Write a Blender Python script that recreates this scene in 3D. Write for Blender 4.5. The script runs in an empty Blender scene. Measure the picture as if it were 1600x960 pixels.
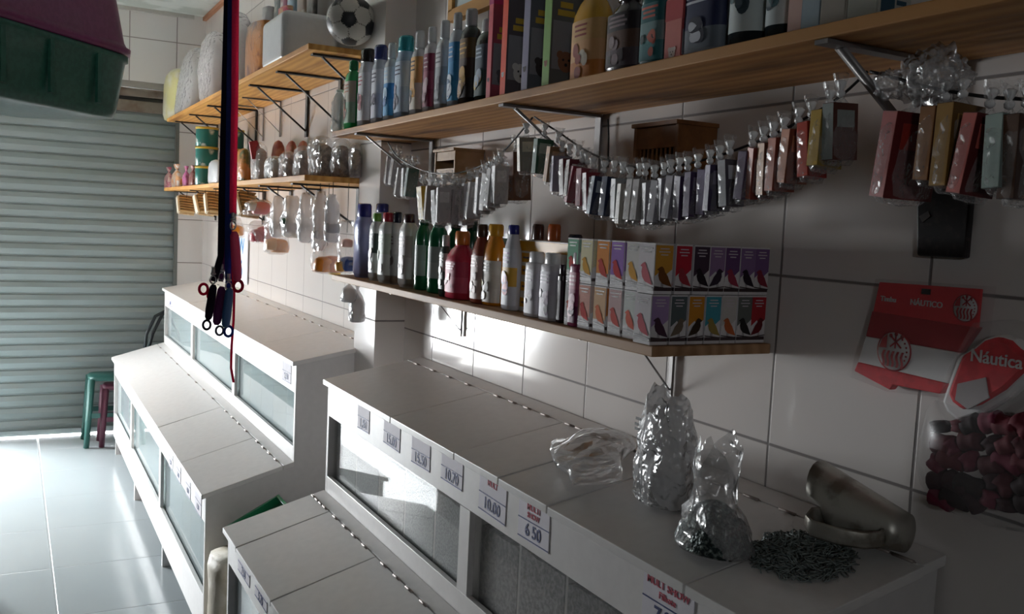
import bpy, bmesh, math, random
from mathutils import Vector, Matrix, noise
from math import sin, cos, pi, radians
S = bpy.context.scene
COL = S.collection
rnd = random.Random(7)

# ------------------------------------------------------------ camera
F = 1450.0
CAM = Vector((0, 1.186, 1.55))
_X = Vector((17 - 800, -(316 - 480), -F)).normalized()          # world +x (along the wall, to the shutter) seen by the camera
_q = Vector((1017 - 800, -(316 + 48 - 480), -F))
_Z = _q.cross(_X).normalized()
if _Z.y < 0: _Z = -_Z
_Y = _Z.cross(_X)
R3 = Matrix(((_X.x, _X.y, _X.z), (_Y.x, _Y.y, _Y.z), (_Z.x, _Z.y, _Z.z)))   # camera axes in world coordinates
cd = bpy.data.cameras.new('camera'); cam = bpy.data.objects.new('camera', cd); COL.objects.link(cam)
cam.matrix_world = Matrix.Translation(CAM) @ R3.to_4x4()
cd.sensor_width = 36; cd.lens = 36 * F / 1600; cd.clip_start = .02
S.camera = cam

# ------------------------------------------------------------ daylight and exposure
S.view_settings.view_transform = 'Standard'; S.view_settings.look = 'None'
S.view_settings.exposure = 0.42; S.view_settings.gamma = 1
S.view_settings.use_curve_mapping = False
w = bpy.data.worlds.new('sky'); S.world = w; w.use_nodes = True
bg = w.node_tree.nodes['Background']
bg.inputs[0].default_value = (.93, .97, 1, 1); bg.inputs[1].default_value = 60.0
S.cycles.use_denoising = True
S.cycles.max_bounces = 10; S.cycles.diffuse_bounces = 5; S.cycles.glossy_bounces = 4
S.cycles.transparent_max_bounces = 24; S.cycles.sample_clamp_indirect = 6
S.cycles.caustics_reflective = False; S.cycles.caustics_refractive = False
DOOR_Y0, DOOR_Y1, DOOR_H = 1.62, 2.74, 1.47
FILL_W, FILL_H = .34, .13  # made-up opening behind the camera, lets in weak fill light
for nm, loc, rot, sx, sy in (('door_portal', (6.86, (DOOR_Y0 + DOOR_Y1) / 2, DOOR_H / 2), (0, radians(90), 0), DOOR_H, DOOR_Y1 - DOOR_Y0), ('fill_portal', (-1.64, 1.95, 1.95), (0, radians(-90), 0), FILL_H, FILL_W)):
    L = bpy.data.lights.new(nm, 'AREA'); L.shape = 'RECTANGLE'; L.size = sx; L.size_y = sy; L.cycles.is_portal = True
    o = bpy.data.objects.new(nm, L); COL.objects.link(o); o.location = loc; o.rotation_euler = rot

# ------------------------------------------------------------ helpers
def ray(px, py):
    return R3 @ Vector((px - 800, -(py - 480), -F))
def at(px, py, **k):
    d = ray(px, py); (a, v), = k.items(); i = 'xyz'.index(a)
    return CAM + d * ((v - CAM[i]) / d[i])
def atp(px, py, p0, p1, p2):
    p0, p1, p2 = map(Vector, (p0, p1, p2)); n = (p1 - p0).cross(p2 - p0); d = ray(px, py)
    return CAM + d * ((p0 - CAM).dot(n) / d.dot(n))
def depth(p): return (R3.transposed() @ (Vector(p) - CAM)).z * -1

def lin(c):
    if isinstance(c, str):
        c = [int(c[i:i + 2], 16) / 255 for i in (0, 2, 4)]
        c = [x / 12.92 if x <= .04045 else ((x + .055) / 1.055) ** 2.4 for x in c]
    return (c[0], c[1], c[2], 1)
MC = {}
def mat(c, rough=.5, metal=0, spec=.5, trans=0, bump=0, bscale=60, c2=None, scale=40, thr=.5, key=None, coat=0, sharp=.06, stretch=None):
    k = (str(c), rough, metal, spec, trans, bump, bscale, str(c2), scale, thr, coat, str(stretch))
    if k in MC: return MC[k]
    m = bpy.data.materials.new(key or 'surface'); m.use_nodes = True; N = m.node_tree.nodes; Lk = m.node_tree.links
    b = N['Principled BSDF']; b.inputs['Roughness'].default_value = rough; b.inputs['Metallic'].default_value = metal
    b.inputs['Specular IOR Level'].default_value = spec; b.inputs['Coat Weight'].default_value = coat
    b.inputs['Transmission Weight'].default_value = trans
    tc = N.new('ShaderNodeTexCoord'); mp = N.new('ShaderNodeMapping'); Lk.new(tc.outputs['Object'], mp.inputs[0])
    if stretch: mp.inputs['Scale'].default_value = stretch
    nz = N.new('ShaderNodeTexNoise'); nz.inputs['Scale'].default_value = scale; Lk.new(mp.outputs[0], nz.inputs['Vector'])
    nz.inputs['Detail'].default_value = 4
    mx = N.new('ShaderNodeMix'); mx.data_type = 'RGBA'
    cc = lin(c)
    mx.inputs[6].default_value = cc
    if c2 is not None:
        mx.inputs[7].default_value = lin(c2)
        mr = N.new('ShaderNodeMapRange'); mr.inputs[1].default_value = thr - sharp; mr.inputs[2].default_value = thr + sharp
        Lk.new(nz.outputs[0], mr.inputs[0]); Lk.new(mr.outputs[0], mx.inputs[0])
    else:
        mx.inputs[7].default_value = tuple(x * .86 for x in cc[:3]) + (1,)
        Lk.new(nz.outputs[0], mx.inputs[0])
    Lk.new(mx.outputs[2], b.inputs['Base Color'])
    if bump:
        bn = N.new('ShaderNodeTexNoise'); bn.inputs['Scale'].default_value = bscale; bn.inputs['Detail'].default_value = 3
        Lk.new(tc.outputs['Object'], bn.inputs['Vector'])
        bp = N.new('ShaderNodeBump'); bp.inputs['Strength'].default_value = bump; bp.inputs['Distance'].default_value = .01
        Lk.new(bn.outputs[0], bp.inputs['Height']); Lk.new(bp.outputs[0], b.inputs['Normal'])
    MC[k] = m; return m

def schlick(N, Lk, f0=.05, normal=None):
    lw = N.new('ShaderNodeLayerWeight'); lw.inputs[0].default_value = .5
    if normal: Lk.new(normal, lw.inputs['Normal'])
    p = N.new('ShaderNodeMath'); p.operation = 'POWER'; p.inputs[1].default_value = 5; Lk.new(lw.outputs['Facing'], p.inputs[0])
    a = N.new('ShaderNodeMath'); a.operation = 'MULTIPLY_ADD'; a.inputs[1].default_value = 1 - f0; a.inputs[2].default_value = f0; Lk.new(p.outputs[0], a.inputs[0])
    return a.outputs[0]
def film(name='clear_film', tint='ffffff', clear=.8, rough=.12, bump=1.0, scale=35, gloss=.5, dist=.02):
    if name in MC: return MC[name]
    m = bpy.data.materials.new(name); m.use_nodes = True; N = m.node_tree.nodes; Lk = m.node_tree.links; N.clear()
    out = N.new('ShaderNodeOutputMaterial'); t = N.new('ShaderNodeBsdfTransparent'); d = N.new('ShaderNodeBsdfDiffuse'); g = N.new('ShaderNodeBsdfGlossy')
    d.inputs[0].default_value = lin(tint); g.inputs['Roughness'].default_value = rough
    tc = N.new('ShaderNodeTexCoord'); v = N.new('ShaderNodeTexVoronoi'); v.inputs['Scale'].default_value = scale; nz = N.new('ShaderNodeTexNoise'); nz.inputs['Scale'].default_value = scale * .5
    Lk.new(tc.outputs['Object'], nz.inputs['Vector'])
    ad = N.new('ShaderNodeVectorMath'); ad.operation = 'ADD'; Lk.new(tc.outputs['Object'], ad.inputs[0])
    sc = N.new('ShaderNodeVectorMath'); sc.operation = 'SCALE'; sc.inputs[3].default_value = .06; Lk.new(nz.outputs['Color'], sc.inputs[0]); Lk.new(sc.outputs[0], ad.inputs[1])
    Lk.new(ad.outputs[0], v.inputs['Vector'])
    bp = N.new('ShaderNodeBump'); bp.inputs['Strength'].default_value = bump; bp.inputs['Distance'].default_value = dist; Lk.new(v.outputs['Distance'], bp.inputs['Height'])
    Lk.new(bp.outputs[0], g.inputs['Normal'])
    fr = schlick(N, Lk, .06, bp.outputs[0])
    m1 = N.new('ShaderNodeMixShader'); m1.inputs[0].default_value = clear; Lk.new(d.outputs[0], m1.inputs[1]); Lk.new(t.outputs[0], m1.inputs[2])
    ma = N.new('ShaderNodeMath'); ma.operation = 'MULTIPLY_ADD'; ma.inputs[1].default_value = gloss * 1.6; ma.inputs[2].default_value = gloss * .08; ma.use_clamp = True
    Lk.new(fr, ma.inputs[0])
    m2 = N.new('ShaderNodeMixShader'); Lk.new(ma.outputs[0], m2.inputs[0]); Lk.new(m1.outputs[0], m2.inputs[1]); Lk.new(g.outputs[0], m2.inputs[2])
    Lk.new(m2.outputs[0], out.inputs[0]); MC[name] = m; return m

def glass(name='pane_glass', tint=(.92, .97, .97), haze=.28, hz=(.8, .88, .9, 1)):
    if name in MC: return MC[name]
    m = bpy.data.materials.new(name); m.use_nodes = True; N = m.node_tree.nodes; Lk = m.node_tree.links; N.clear()
    out = N.new('ShaderNodeOutputMaterial'); t = N.new('ShaderNodeBsdfTransparent'); t.inputs[0].default_value = tint + (1,)
    g = N.new('ShaderNodeBsdfGlossy'); g.inputs['Roughness'].default_value = .02
    d = N.new('ShaderNodeBsdfDiffuse'); d.inputs[0].default_value = hz
    m1 = N.new('ShaderNodeMixShader'); m1.inputs[0].default_value = haze; Lk.new(t.outputs[0], m1.inputs[1]); Lk.new(d.outputs[0], m1.inputs[2])
    fr = schlick(N, Lk, .06)
    m2 = N.new('ShaderNodeMixShader'); Lk.new(fr, m2.inputs[0]); Lk.new(m1.outputs[0], m2.inputs[1]); Lk.new(g.outputs[0], m2.inputs[2])
    Lk.new(m2.outputs[0], out.inputs[0]); MC[name] = m; return m

def tiles(name, axes, size, off, c1='e6e1dd', c2='dfd8d4', grout='857e7c', mortar=.0035, rough=.1):
    """square glazed tiles; axes = which world axes run across the face"""
    m = bpy.data.materials.new(name); m.use_nodes = True; N = m.node_tree.nodes; Lk = m.node_tree.links
    b = N['Principled BSDF']
    g = N.new('ShaderNodeNewGeometry'); sp = N.new('ShaderNodeSeparateXYZ'); Lk.new(g.outputs['Position'], sp.inputs[0])
    fr = []
    for a, o_, s_ in zip(axes, off, size):
        su = N.new('ShaderNodeMath'); su.operation = 'SUBTRACT'; Lk.new(sp.outputs['XYZ'.index(a)], su.inputs[0]); su.inputs[1].default_value = o_
        pp = N.new('ShaderNodeMath'); pp.operation = 'PINGPONG'; Lk.new(su.outputs[0], pp.inputs[0]); pp.inputs[1].default_value = s_ / 2
        # pingpong is 0 at joints spaced s_
        fr.append(pp)
    mn = N.new('ShaderNodeMath'); mn.operation = 'MINIMUM'; Lk.new(fr[0].outputs[0], mn.inputs[0]); Lk.new(fr[1].outputs[0], mn.inputs[1])
    mr = N.new('ShaderNodeMapRange'); mr.inputs[1].default_value = mortar * .45; mr.inputs[2].default_value = mortar * .9; Lk.new(mn.outputs[0], mr.inputs[0])
    nz = N.new('ShaderNodeTexNoise'); nz.inputs['Scale'].default_value = 2.5; Lk.new(g.outputs['Position'], nz.inputs['Vector'])
    mx = N.new('ShaderNodeMix'); mx.data_type = 'RGBA'; mx.inputs[6].default_value = lin(c1); mx.inputs[7].default_value = lin(c2); Lk.new(nz.outputs[0], mx.inputs[0])
    m2 = N.new('ShaderNodeMix'); m2.data_type = 'RGBA'; m2.inputs[6].default_value = lin(grout); Lk.new(mx.outputs[2], m2.inputs[7]); Lk.new(mr.outputs[0], m2.inputs[0])
    Lk.new(m2.outputs[2], b.inputs['Base Color'])
    rr = N.new('ShaderNodeMapRange'); rr.inputs[3].default_value = .8; rr.inputs[4].default_value = rough; Lk.new(mr.outputs[0], rr.inputs[0]); Lk.new(rr.outputs[0], b.inputs['Roughness'])
    n2 = N.new('ShaderNodeTexNoise'); n2.inputs['Scale'].default_value = 9; n2.inputs['Detail'].default_value = 2; Lk.new(g.outputs['Position'], n2.inputs['Vector'])
    ad = N.new('ShaderNodeMath'); ad.operation = 'MULTIPLY_ADD'; ad.inputs[1].default_value = .12; Lk.new(n2.outputs[0], ad.inputs[0]); Lk.new(mr.outputs[0], ad.inputs[2])
    bp = N.new('ShaderNodeBump'); bp.inputs['Strength'].default_value = .5; bp.inputs['Distance'].default_value = .003; Lk.new(ad.outputs[0], bp.inputs['Height']); Lk.new(bp.outputs[0], b.inputs['Normal'])
    return m

def wood(name, c1, c2, dark='5a3015', sx=1.2, sc=9):
    m = bpy.data.materials.new(name); m.use_nodes = True; N = m.node_tree.nodes; Lk = m.node_tree.links
    b = N['Principled BSDF']; b.inputs['Roughness'].default_value = .6; b.inputs['Specular IOR Level'].default_value = .3
    tc = N.new('ShaderNodeTexCoord'); mp = N.new('ShaderNodeMapping'); mp.inputs['Scale'].default_value = (sx, 9, 9); Lk.new(tc.outputs['Object'], mp.inputs[0])
    n1 = N.new('ShaderNodeTexNoise'); n1.inputs['Scale'].default_value = 1.3; n1.inputs['Detail'].default_value = 5; Lk.new(mp.outputs[0], n1.inputs['Vector'])
    wv = N.new('ShaderNodeTexWave'); wv.wave_type = 'BANDS'; wv.bands_direction = 'Y'; wv.inputs['Scale'].default_value = 1.1; wv.inputs['Distortion'].default_value = 6; wv.inputs['Detail'].default_value = 3
    Lk.new(mp.outputs[0], wv.inputs['Vector'])
    mx = N.new('ShaderNodeMix'); mx.data_type = 'RGBA'; mx.inputs[6].default_value = lin(c1); mx.inputs[7].default_value = lin(c2); Lk.new(wv.outputs[0], mx.inputs[0])
    mr = N.new('ShaderNodeMapRange'); mr.inputs[1].default_value = .53; mr.inputs[2].default_value = .70; Lk.new(n1.outputs[0], mr.inputs[0])
    m2 = N.new('ShaderNodeMix'); m2.data_type = 'RGBA'; m2.inputs[7].default_value = lin(dark); Lk.new(mx.outputs[2], m2.inputs[6]); Lk.new(mr.outputs[0], m2.inputs[0])
    Lk.new(m2.outputs[2], b.inputs['Base Color'])
    bp = N.new('ShaderNodeBump'); bp.inputs['Strength'].default_value = .3; bp.inputs['Distance'].default_value = .002; Lk.new(wv.outputs[0], bp.inputs['Height']); Lk.new(bp.outputs[0], b.inputs['Normal'])
    return m

class MB:
    def __init__(s): s.v = []; s.f = []; s.mi = []; s.sm = []
    def add(s, vs, fs, m=0, smooth=False, M=None):
        o = len(s.v)
        for v in vs: s.v.append(tuple(M @ Vector(v)) if M else tuple(v))
        for f in fs: s.f.append([i + o for i in f]); s.mi.append(m); s.sm.append(smooth)
        return s
    def box(s, c, d, m=0, M=None, taper=1):
        x, y, z = (q / 2 for q in d); vs = []
        for k in (-1, 1):
            t = taper if k == 1 else 1
            for a, b_ in ((-1, -1), (1, -1), (1, 1), (-1, 1)): vs.append((c[0] + a * x * t, c[1] + b_ * y * t, c[2] + k * z))
        return s.add(vs, [(0, 3, 2, 1), (4, 5, 6, 7), (0, 1, 5, 4), (1, 2, 6, 5), (2, 3, 7, 6), (3, 0, 4, 7)], m, False, M)
    def tube(s, pts, r, n=8, m=0, M=None, flat=1.0, up=None, closed=False):
        pts = [Vector(p) for p in pts]; L = len(pts); vs = []; pu = Vector(up) if up else None
        for i, p in enumerate(pts):
            a = pts[(i - 1) % L] if (closed or i) else p; b_ = pts[(i + 1) % L] if (closed or i < L - 1) else p
            t = (b_ - a).normalized()
            u = pu if pu else (Vector((0, 0, 1)) if abs(t.z) < .9 else Vector((1, 0, 0)))
            u = (u - t * u.dot(t)).normalized(); w_ = t.cross(u)
            if not up: pu = u
            rr = r[i] if isinstance(r, (list, tuple)) else r
            for k in range(n):
                q = 2 * pi * k / n; vs.append(p + u * (cos(q) * rr) + w_ * (sin(q) * rr * flat))
        fs = []
        for i in range(L if closed else L - 1):
            for k in range(n): j = (i + 1) % L; fs.append((i * n + k, i * n + (k + 1) % n, j * n + (k + 1) % n, j * n + k))
        if not closed: fs.append(tuple(range(n - 1, -1, -1))); fs.append(tuple((L - 1) * n + k for k in range(n)))
        return s.add(vs, fs, m, True, M)
    def lathe(s, prof, c=(0, 0, 0), n=24, m=0, sx=1, sy=1, pw=1.0, M=None, caps=True, a0=0, a1=2 * pi):
        full = abs(a1 - a0 - 2 * pi) < 1e-6; K = n if full else n + 1; vs = []; fs = []
        for r, z in prof:
            for k in range(K):
                q = a0 + (a1 - a0) * k / n; cx, sy_ = cos(q), sin(q)
                cx = math.copysign(abs(cx) ** pw, cx); sy_ = math.copysign(abs(sy_) ** pw, sy_)
                vs.append((c[0] + r * cx * sx, c[1] + r * sy_ * sy, c[2] + z))
        for i in range(len(prof) - 1):
            for k in range(n): k2 = (k + 1) % K if full else k + 1; fs.append((i * K + k, i * K + k2, (i + 1) * K + k2, (i + 1) * K + k))
        if caps and full: fs.append(tuple(range(K - 1, -1, -1))); fs.append(tuple((len(prof) - 1) * K + k for k in range(K)))
        return s.add(vs, fs, m, True, M)
    def prism(s, poly, axis, a, b_, m=0, M=None):
        """poly of 2-D points extruded along axis from a to b_"""
        n = len(poly); vs = []
        for t in (a, b_):
            for p in poly:
                v = list(p); v.insert('xyz'.index(axis), t); vs.append(v)
        fs = [tuple(range(n)), tuple(range(2 * n - 1, n - 1, -1))] + [(i, i + n, (i + 1) % n + n, (i + 1) % n) for i in range(n)]
        return s.add(vs, fs, m, False, M)
    def build(s, name, mats, parent=None, bevel=0, loc=None, rz=0, recalc=True):
        me = bpy.data.meshes.new(name); me.from_pydata(s.v, [], s.f)
        for i, p in enumerate(me.polygons): p.material_index = s.mi[i]; p.use_smooth = s.sm[i]
        if recalc:
            b = bmesh.new(); b.from_mesh(me); bmesh.ops.recalc_face_normals(b, faces=b.faces); b.to_mesh(me); b.free()
        for m in (mats if isinstance(mats, (list, tuple)) else [mats]): me.materials.append(m)
        o = bpy.data.objects.new(name, me); COL.objects.link(o)
        if parent: o.parent = parent
        if loc is not None: o.location = loc
        if rz: o.rotation_euler = (0, 0, rz)
        if bevel:
            q = o.modifiers.new('bevel', 'BEVEL'); q.width = bevel; q.segments = 2; q.limit_method = 'ANGLE'
        return o
def tag(o, label, cat, group=None, kind=None):
    o['label'] = label; o['category'] = cat
    if group: o['group'] = group
    if kind: o['kind'] = kind
    return o
def struct(o): o['kind'] = 'structure'; return o
def thing(name, label, cat, loc=(0, 0, 0), rz=0, group=None, rot=None):
    o = bpy.data.objects.new(name, None); COL.objects.link(o); o.location = loc; o.rotation_euler = rot or (0, 0, rz); o.empty_display_size = .05
    return tag(o, label, cat, group)
def copy_part(o, parent):
    c = o.copy(); COL.objects.link(c); c.parent = parent; return c

def text(body, size, m, parent, loc, rot, name='lettering', depth_=.0006, sx=1, align='CENTER', shear=0):
    cu = bpy.data.curves.new(name, 'FONT'); cu.body = body; cu.size = size; cu.extrude = depth_; cu.align_x = align; cu.align_y = 'CENTER'; cu.shear = shear; cu.offset = size * .012
    to = bpy.data.objects.new('tmp', cu); COL.objects.link(to)
    dg = bpy.context.evaluated_depsgraph_get(); me = bpy.data.meshes.new_from_object(to.evaluated_get(dg)); bpy.data.objects.remove(to)
    me.materials.clear(); me.materials.append(m)
    o = bpy.data.objects.new(name, me); COL.objects.link(o); o.parent = parent; o.location = loc; o.rotation_euler = rot; o.scale = (sx, 1, 1)
    return o

# ------------------------------------------------------------ shared materials
WHITE = mat('e8e5e3', .35, key='white_laminate')
WHITE2 = mat('dcd9d8', .4, key='white_panel')
EDGE = mat('b9b4b2', .5, key='panel_edge')
PINE = wood('pine_board', 'c08d55', 'a8743f', '5f351a')
PINEF = wood('honey_pine_board', 'd9a65e', 'c58f4b', 'a06c32')
RUST = mat('201e1e', .6, .2, c2='3a302a', scale=60, thr=.6, key='dark_painted_steel')
GREYM = mat('8a8685', .45, .5, key='grey_painted_steel')
HINGE = mat('a89c96', .5, .4, key='dull_hinge')
STEEL = mat('b9babb', .28, .9, key='steel')
FILM = film('clear_film', clear=.88, gloss=.42, rough=.16)
FILMT = film('thin_film', clear=.90, gloss=.2, rough=.3, scale=60)
FILMX = film('toy_film', tint='f4f4f6', clear=.78, gloss=.35, rough=.25)
FILMF = film('flat_film', clear=.95, gloss=.14, rough=.25, scale=14, bump=.5, dist=.01)
FILMW = film('milky_film', tint='f6f4f6', clear=.45, gloss=.4, rough=.25)
FILMS = film('silver_film', tint='ececee', clear=.30, gloss=.9, rough=.25, scale=45, bump=1.0)
FILML = film('limp_film', tint='f0f0f2', clear=.72, gloss=.9, rough=.2, scale=30, bump=1.0)
FILMD = film('smoky_film', tint='808a8a', clear=.7, gloss=.6)
GLASS = glass()
BLACK = mat('141416', .4, key='black_plastic')
INK = mat('23326f', .6, key='blue_ink'); INKR = mat('c0455a', .6, key='red_ink'); PAPER = mat('e6e2ea', .7, key='card_paper')

# ------------------------------------------------------------ room shell
XF, YL, XB, ZC = 6.8, 4.3, -1.6, 2.88
WT = tiles('wall_tiles', 'XZ', (.30, .30), (1.206, 1.186))
WTF = tiles('front_wall_tiles', 'YZ', (.30, .30), (.49, 1.186), mortar=.004, c1='d9d8d6', c2='d0cfce')
FLT = tiles('floor_tiles', 'XY', (.54, .54), (5.37, 1.03), c1='a9b0b2', c2='9fa7aa', grout='7d8384', mortar=.005, rough=.16)
struct(MB().box(((XF + XB) / 2, (YL) / 2, -.05), (XF - XB, YL + .4, .1)).build('floor', FLT))
struct(MB().box(((XF + XB) / 2, YL / 2, ZC + .05), (XF - XB + .4, YL + .4, .1)).build('ceiling', mat('cfd2cc', .7, bump=.15, bscale=8, c2='b5bab2', scale=5, key='ceiling_plaster')))
struct(MB().box(((XF + XB) / 2, -.08, ZC / 2), (XF - XB + .2, .16, ZC)).build('wall_right', WT))
struct(MB().box(((XF + XB) / 2, YL + .05, ZC / 2), (XF - XB, .1, ZC)).build('wall_left', mat('8a7c76', .8, key='dim_plaster')))
q = MB(); wy0, wy1, wz0, wz1 = 1.95 - FILL_W / 2, 1.95 + FILL_W / 2, 1.95 - FILL_H / 2, 1.95 + FILL_H / 2
q.box((XB - .05, wy0 / 2, ZC / 2), (.1, wy0, ZC)); q.box((XB - .05, (wy1 + YL) / 2, ZC / 2), (.1, YL - wy1, ZC)); q.box((XB - .05, 1.95, wz0 / 2), (.1, FILL_W, wz0)); q.box((XB - .05, 1.95, (wz1 + ZC) / 2), (.1, FILL_W, ZC - wz1))
struct(q.build('wall_back', mat('857a74', .8, key='dim_plaster_back')))
q = MB(); q.tube([(XB - .02, wy0, wz0), (XB - .02, wy1, wz0), (XB - .02, wy1, wz1), (XB - .02, wy0, wz1)], .014, 4, closed=True); struct(q.build('fill_opening_1', WHITE2))  # frame of the added fill opening in the back wall
SH0, SH1, SHT = .165, 1.46, 2.40
fw = MB()
fw.box((XF + .1, SH0 / 2, ZC / 2), (.2, SH0, ZC)); fw.box((XF + .1, (SH1 + DOOR_Y0) / 2, ZC / 2), (.2, DOOR_Y0 - SH1, ZC))
fw.box((XF + .1, (DOOR_Y1 + YL) / 2, ZC / 2), (.2, YL - DOOR_Y1, ZC)); fw.box((XF + .1, (SH0 + DOOR_Y1) / 2, (SHT + ZC) / 2), (.2, DOOR_Y1 - SH0, ZC - SHT))
struct(fw.build('wall_front', WTF))
struct(MB().box((4.15, (1.30 + YL) / 2, ZC / 2), (.1, YL - 1.30, ZC)).build('wall_light_block', mat('a8988f', .8, key='light_block_plaster')))  # added out of view to keep door light off the near right wall
# roller shutter
sh = MB(); P = .084; prof = []
z = .035
while z < 2.20:
    for t, dx in ((0, .008), (.08, .0), (.5, -.006), (.88, -.001), (.94, .008)): prof.append((XF + .05 + dx, z + t * P))
    z += P
n = len(prof)
vs = [(x, y, zz) for y in (SH0 - .03, SH1 + .03) for x, zz in prof] + [(x + .004, y, zz) for y in (SH0 - .03, SH1 + .03) for x, zz in prof]
fs = [(i, i + 1, n + i + 1, n + i) for i in range(n - 1)] + [(2 * n + i, 3 * n + i, 3 * n + i + 1, 2 * n + i + 1) for i in range(n - 1)]
sh.add(vs, fs, 0, False)
SHM = mat('8d999a', .42, .35, c2='7d8887', scale=3, thr=.5, sharp=.25, key='galvanised_slats', stretch=(1, .5, 3))
door = struct(sh.build('door_1', SHM, recalc=False))
MB().box((XF + .05, (SH0 + SH1) / 2, .027), (.03, SH1 - SH0 + .04, .035)).build('bottom_rail', mat('a5b4b8', .4, .3), door)
g = MB(); g.box((XF + .03, (SH0 + SH1) / 2, 2.235), (.05, SH1 - SH0, .075), 0); g.box((XF + .045, (SH0 + SH1) / 2, 2.285), (.05, SH1 - SH0, .025), 1)
g.box((XF + .035, (SH0 + SH1) / 2, 2.325), (.06, SH1 - SH0, .055), 0); g.box((XF + .03, (SH0 + SH1) / 2, 2.378), (.05, SH1 - SH0, .045), 2)
g.build('shutter_box', [mat('6d655c', .7, c2='5a4c40', scale=5, thr=.5, key='rusty_housing'), BLACK, mat('8f8c86', .6)], door, bevel=.004)
# unseen neighbouring shutter, added half raised to shape the daylight under it
z = DOOR_H + .035; prof = []
while z < 2.36:
    for t, dx in ((0, .008), (.08, .0), (.5, -.006), (.88, -.001), (.94, .008)): prof.append((XF + .05 + dx, z + t * P))
    z += P
n = len(prof); s2 = MB()
s2.add([(x, y, zz) for y in (DOOR_Y0 - .03, DOOR_Y1 + .03) for x, zz in prof] + [(x + .004, y, zz) for y in (DOOR_Y0 - .03, DOOR_Y1 + .03) for x, zz in prof],
       [(i, i + 1, n + i + 1, n + i) for i in range(n - 1)] + [(2 * n + i, 3 * n + i, 3 * n + i + 1, 2 * n + i + 1) for i in range(n - 1)])
s2.box((XF + .05, (DOOR_Y0 + DOOR_Y1) / 2, DOOR_H + .02), (.03, DOOR_Y1 - DOOR_Y0 + .04, .04))
struct(s2.build('door_2', SHM, recalc=False))
for y in (SH0 + .012,): MB().box((XF + .012, y, 1.2), (.03, .024, 2.4)).build('guide_rail', mat('6f7572', .5, .4), door)
struct(MB().box((XF + 2, 2.2, -.06), (4, 9, .1)).build('floor_outside', mat('b8b4ae', .8, key='pavement')))
# pilaster halfway along the wall, and cornice
struct(MB().box(((2.95 + 3.16) / 2, .053, ZC / 2), (.21, .107, ZC)).build('wall_pilaster', tiles('pilaster_tiles', 'YZ', (.6, .30), (-.2, 1.21))))
struct(MB().box((XF - .012, (SH0 + YL) / 2 - .05, ZC - .012), (.024, YL - .1, .024)).build('trim_1', mat('b9b8b2', .6)))
struct(MB().box(((3.2 + XF) / 2, .012, ZC - .012), (XF - 3.2, .024, .024)).build('trim_2', mat('b07a5a', .6)))

# framed white board high on the wall
fb = thing('framed_board', 'white board in a pale wooden frame hung high on the wall above the top shelf', 'board', (1.8, 0, 2.17))
MB().box((0, .012, .26), (1.62, .012, .50)).build('panel', mat('cfdedd', .3), fb)
q = MB(); q.box((0, .014, 0), (1.66, .028, .035)); q.box((0, .014, .52), (1.66, .028, .035)); q.box((.815, .014, .26), (.03, .028, .50)); q.box((-.815, .014, .26), (.03, .028, .50))
q.build('frame', PINEF, fb, bevel=.002)

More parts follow.
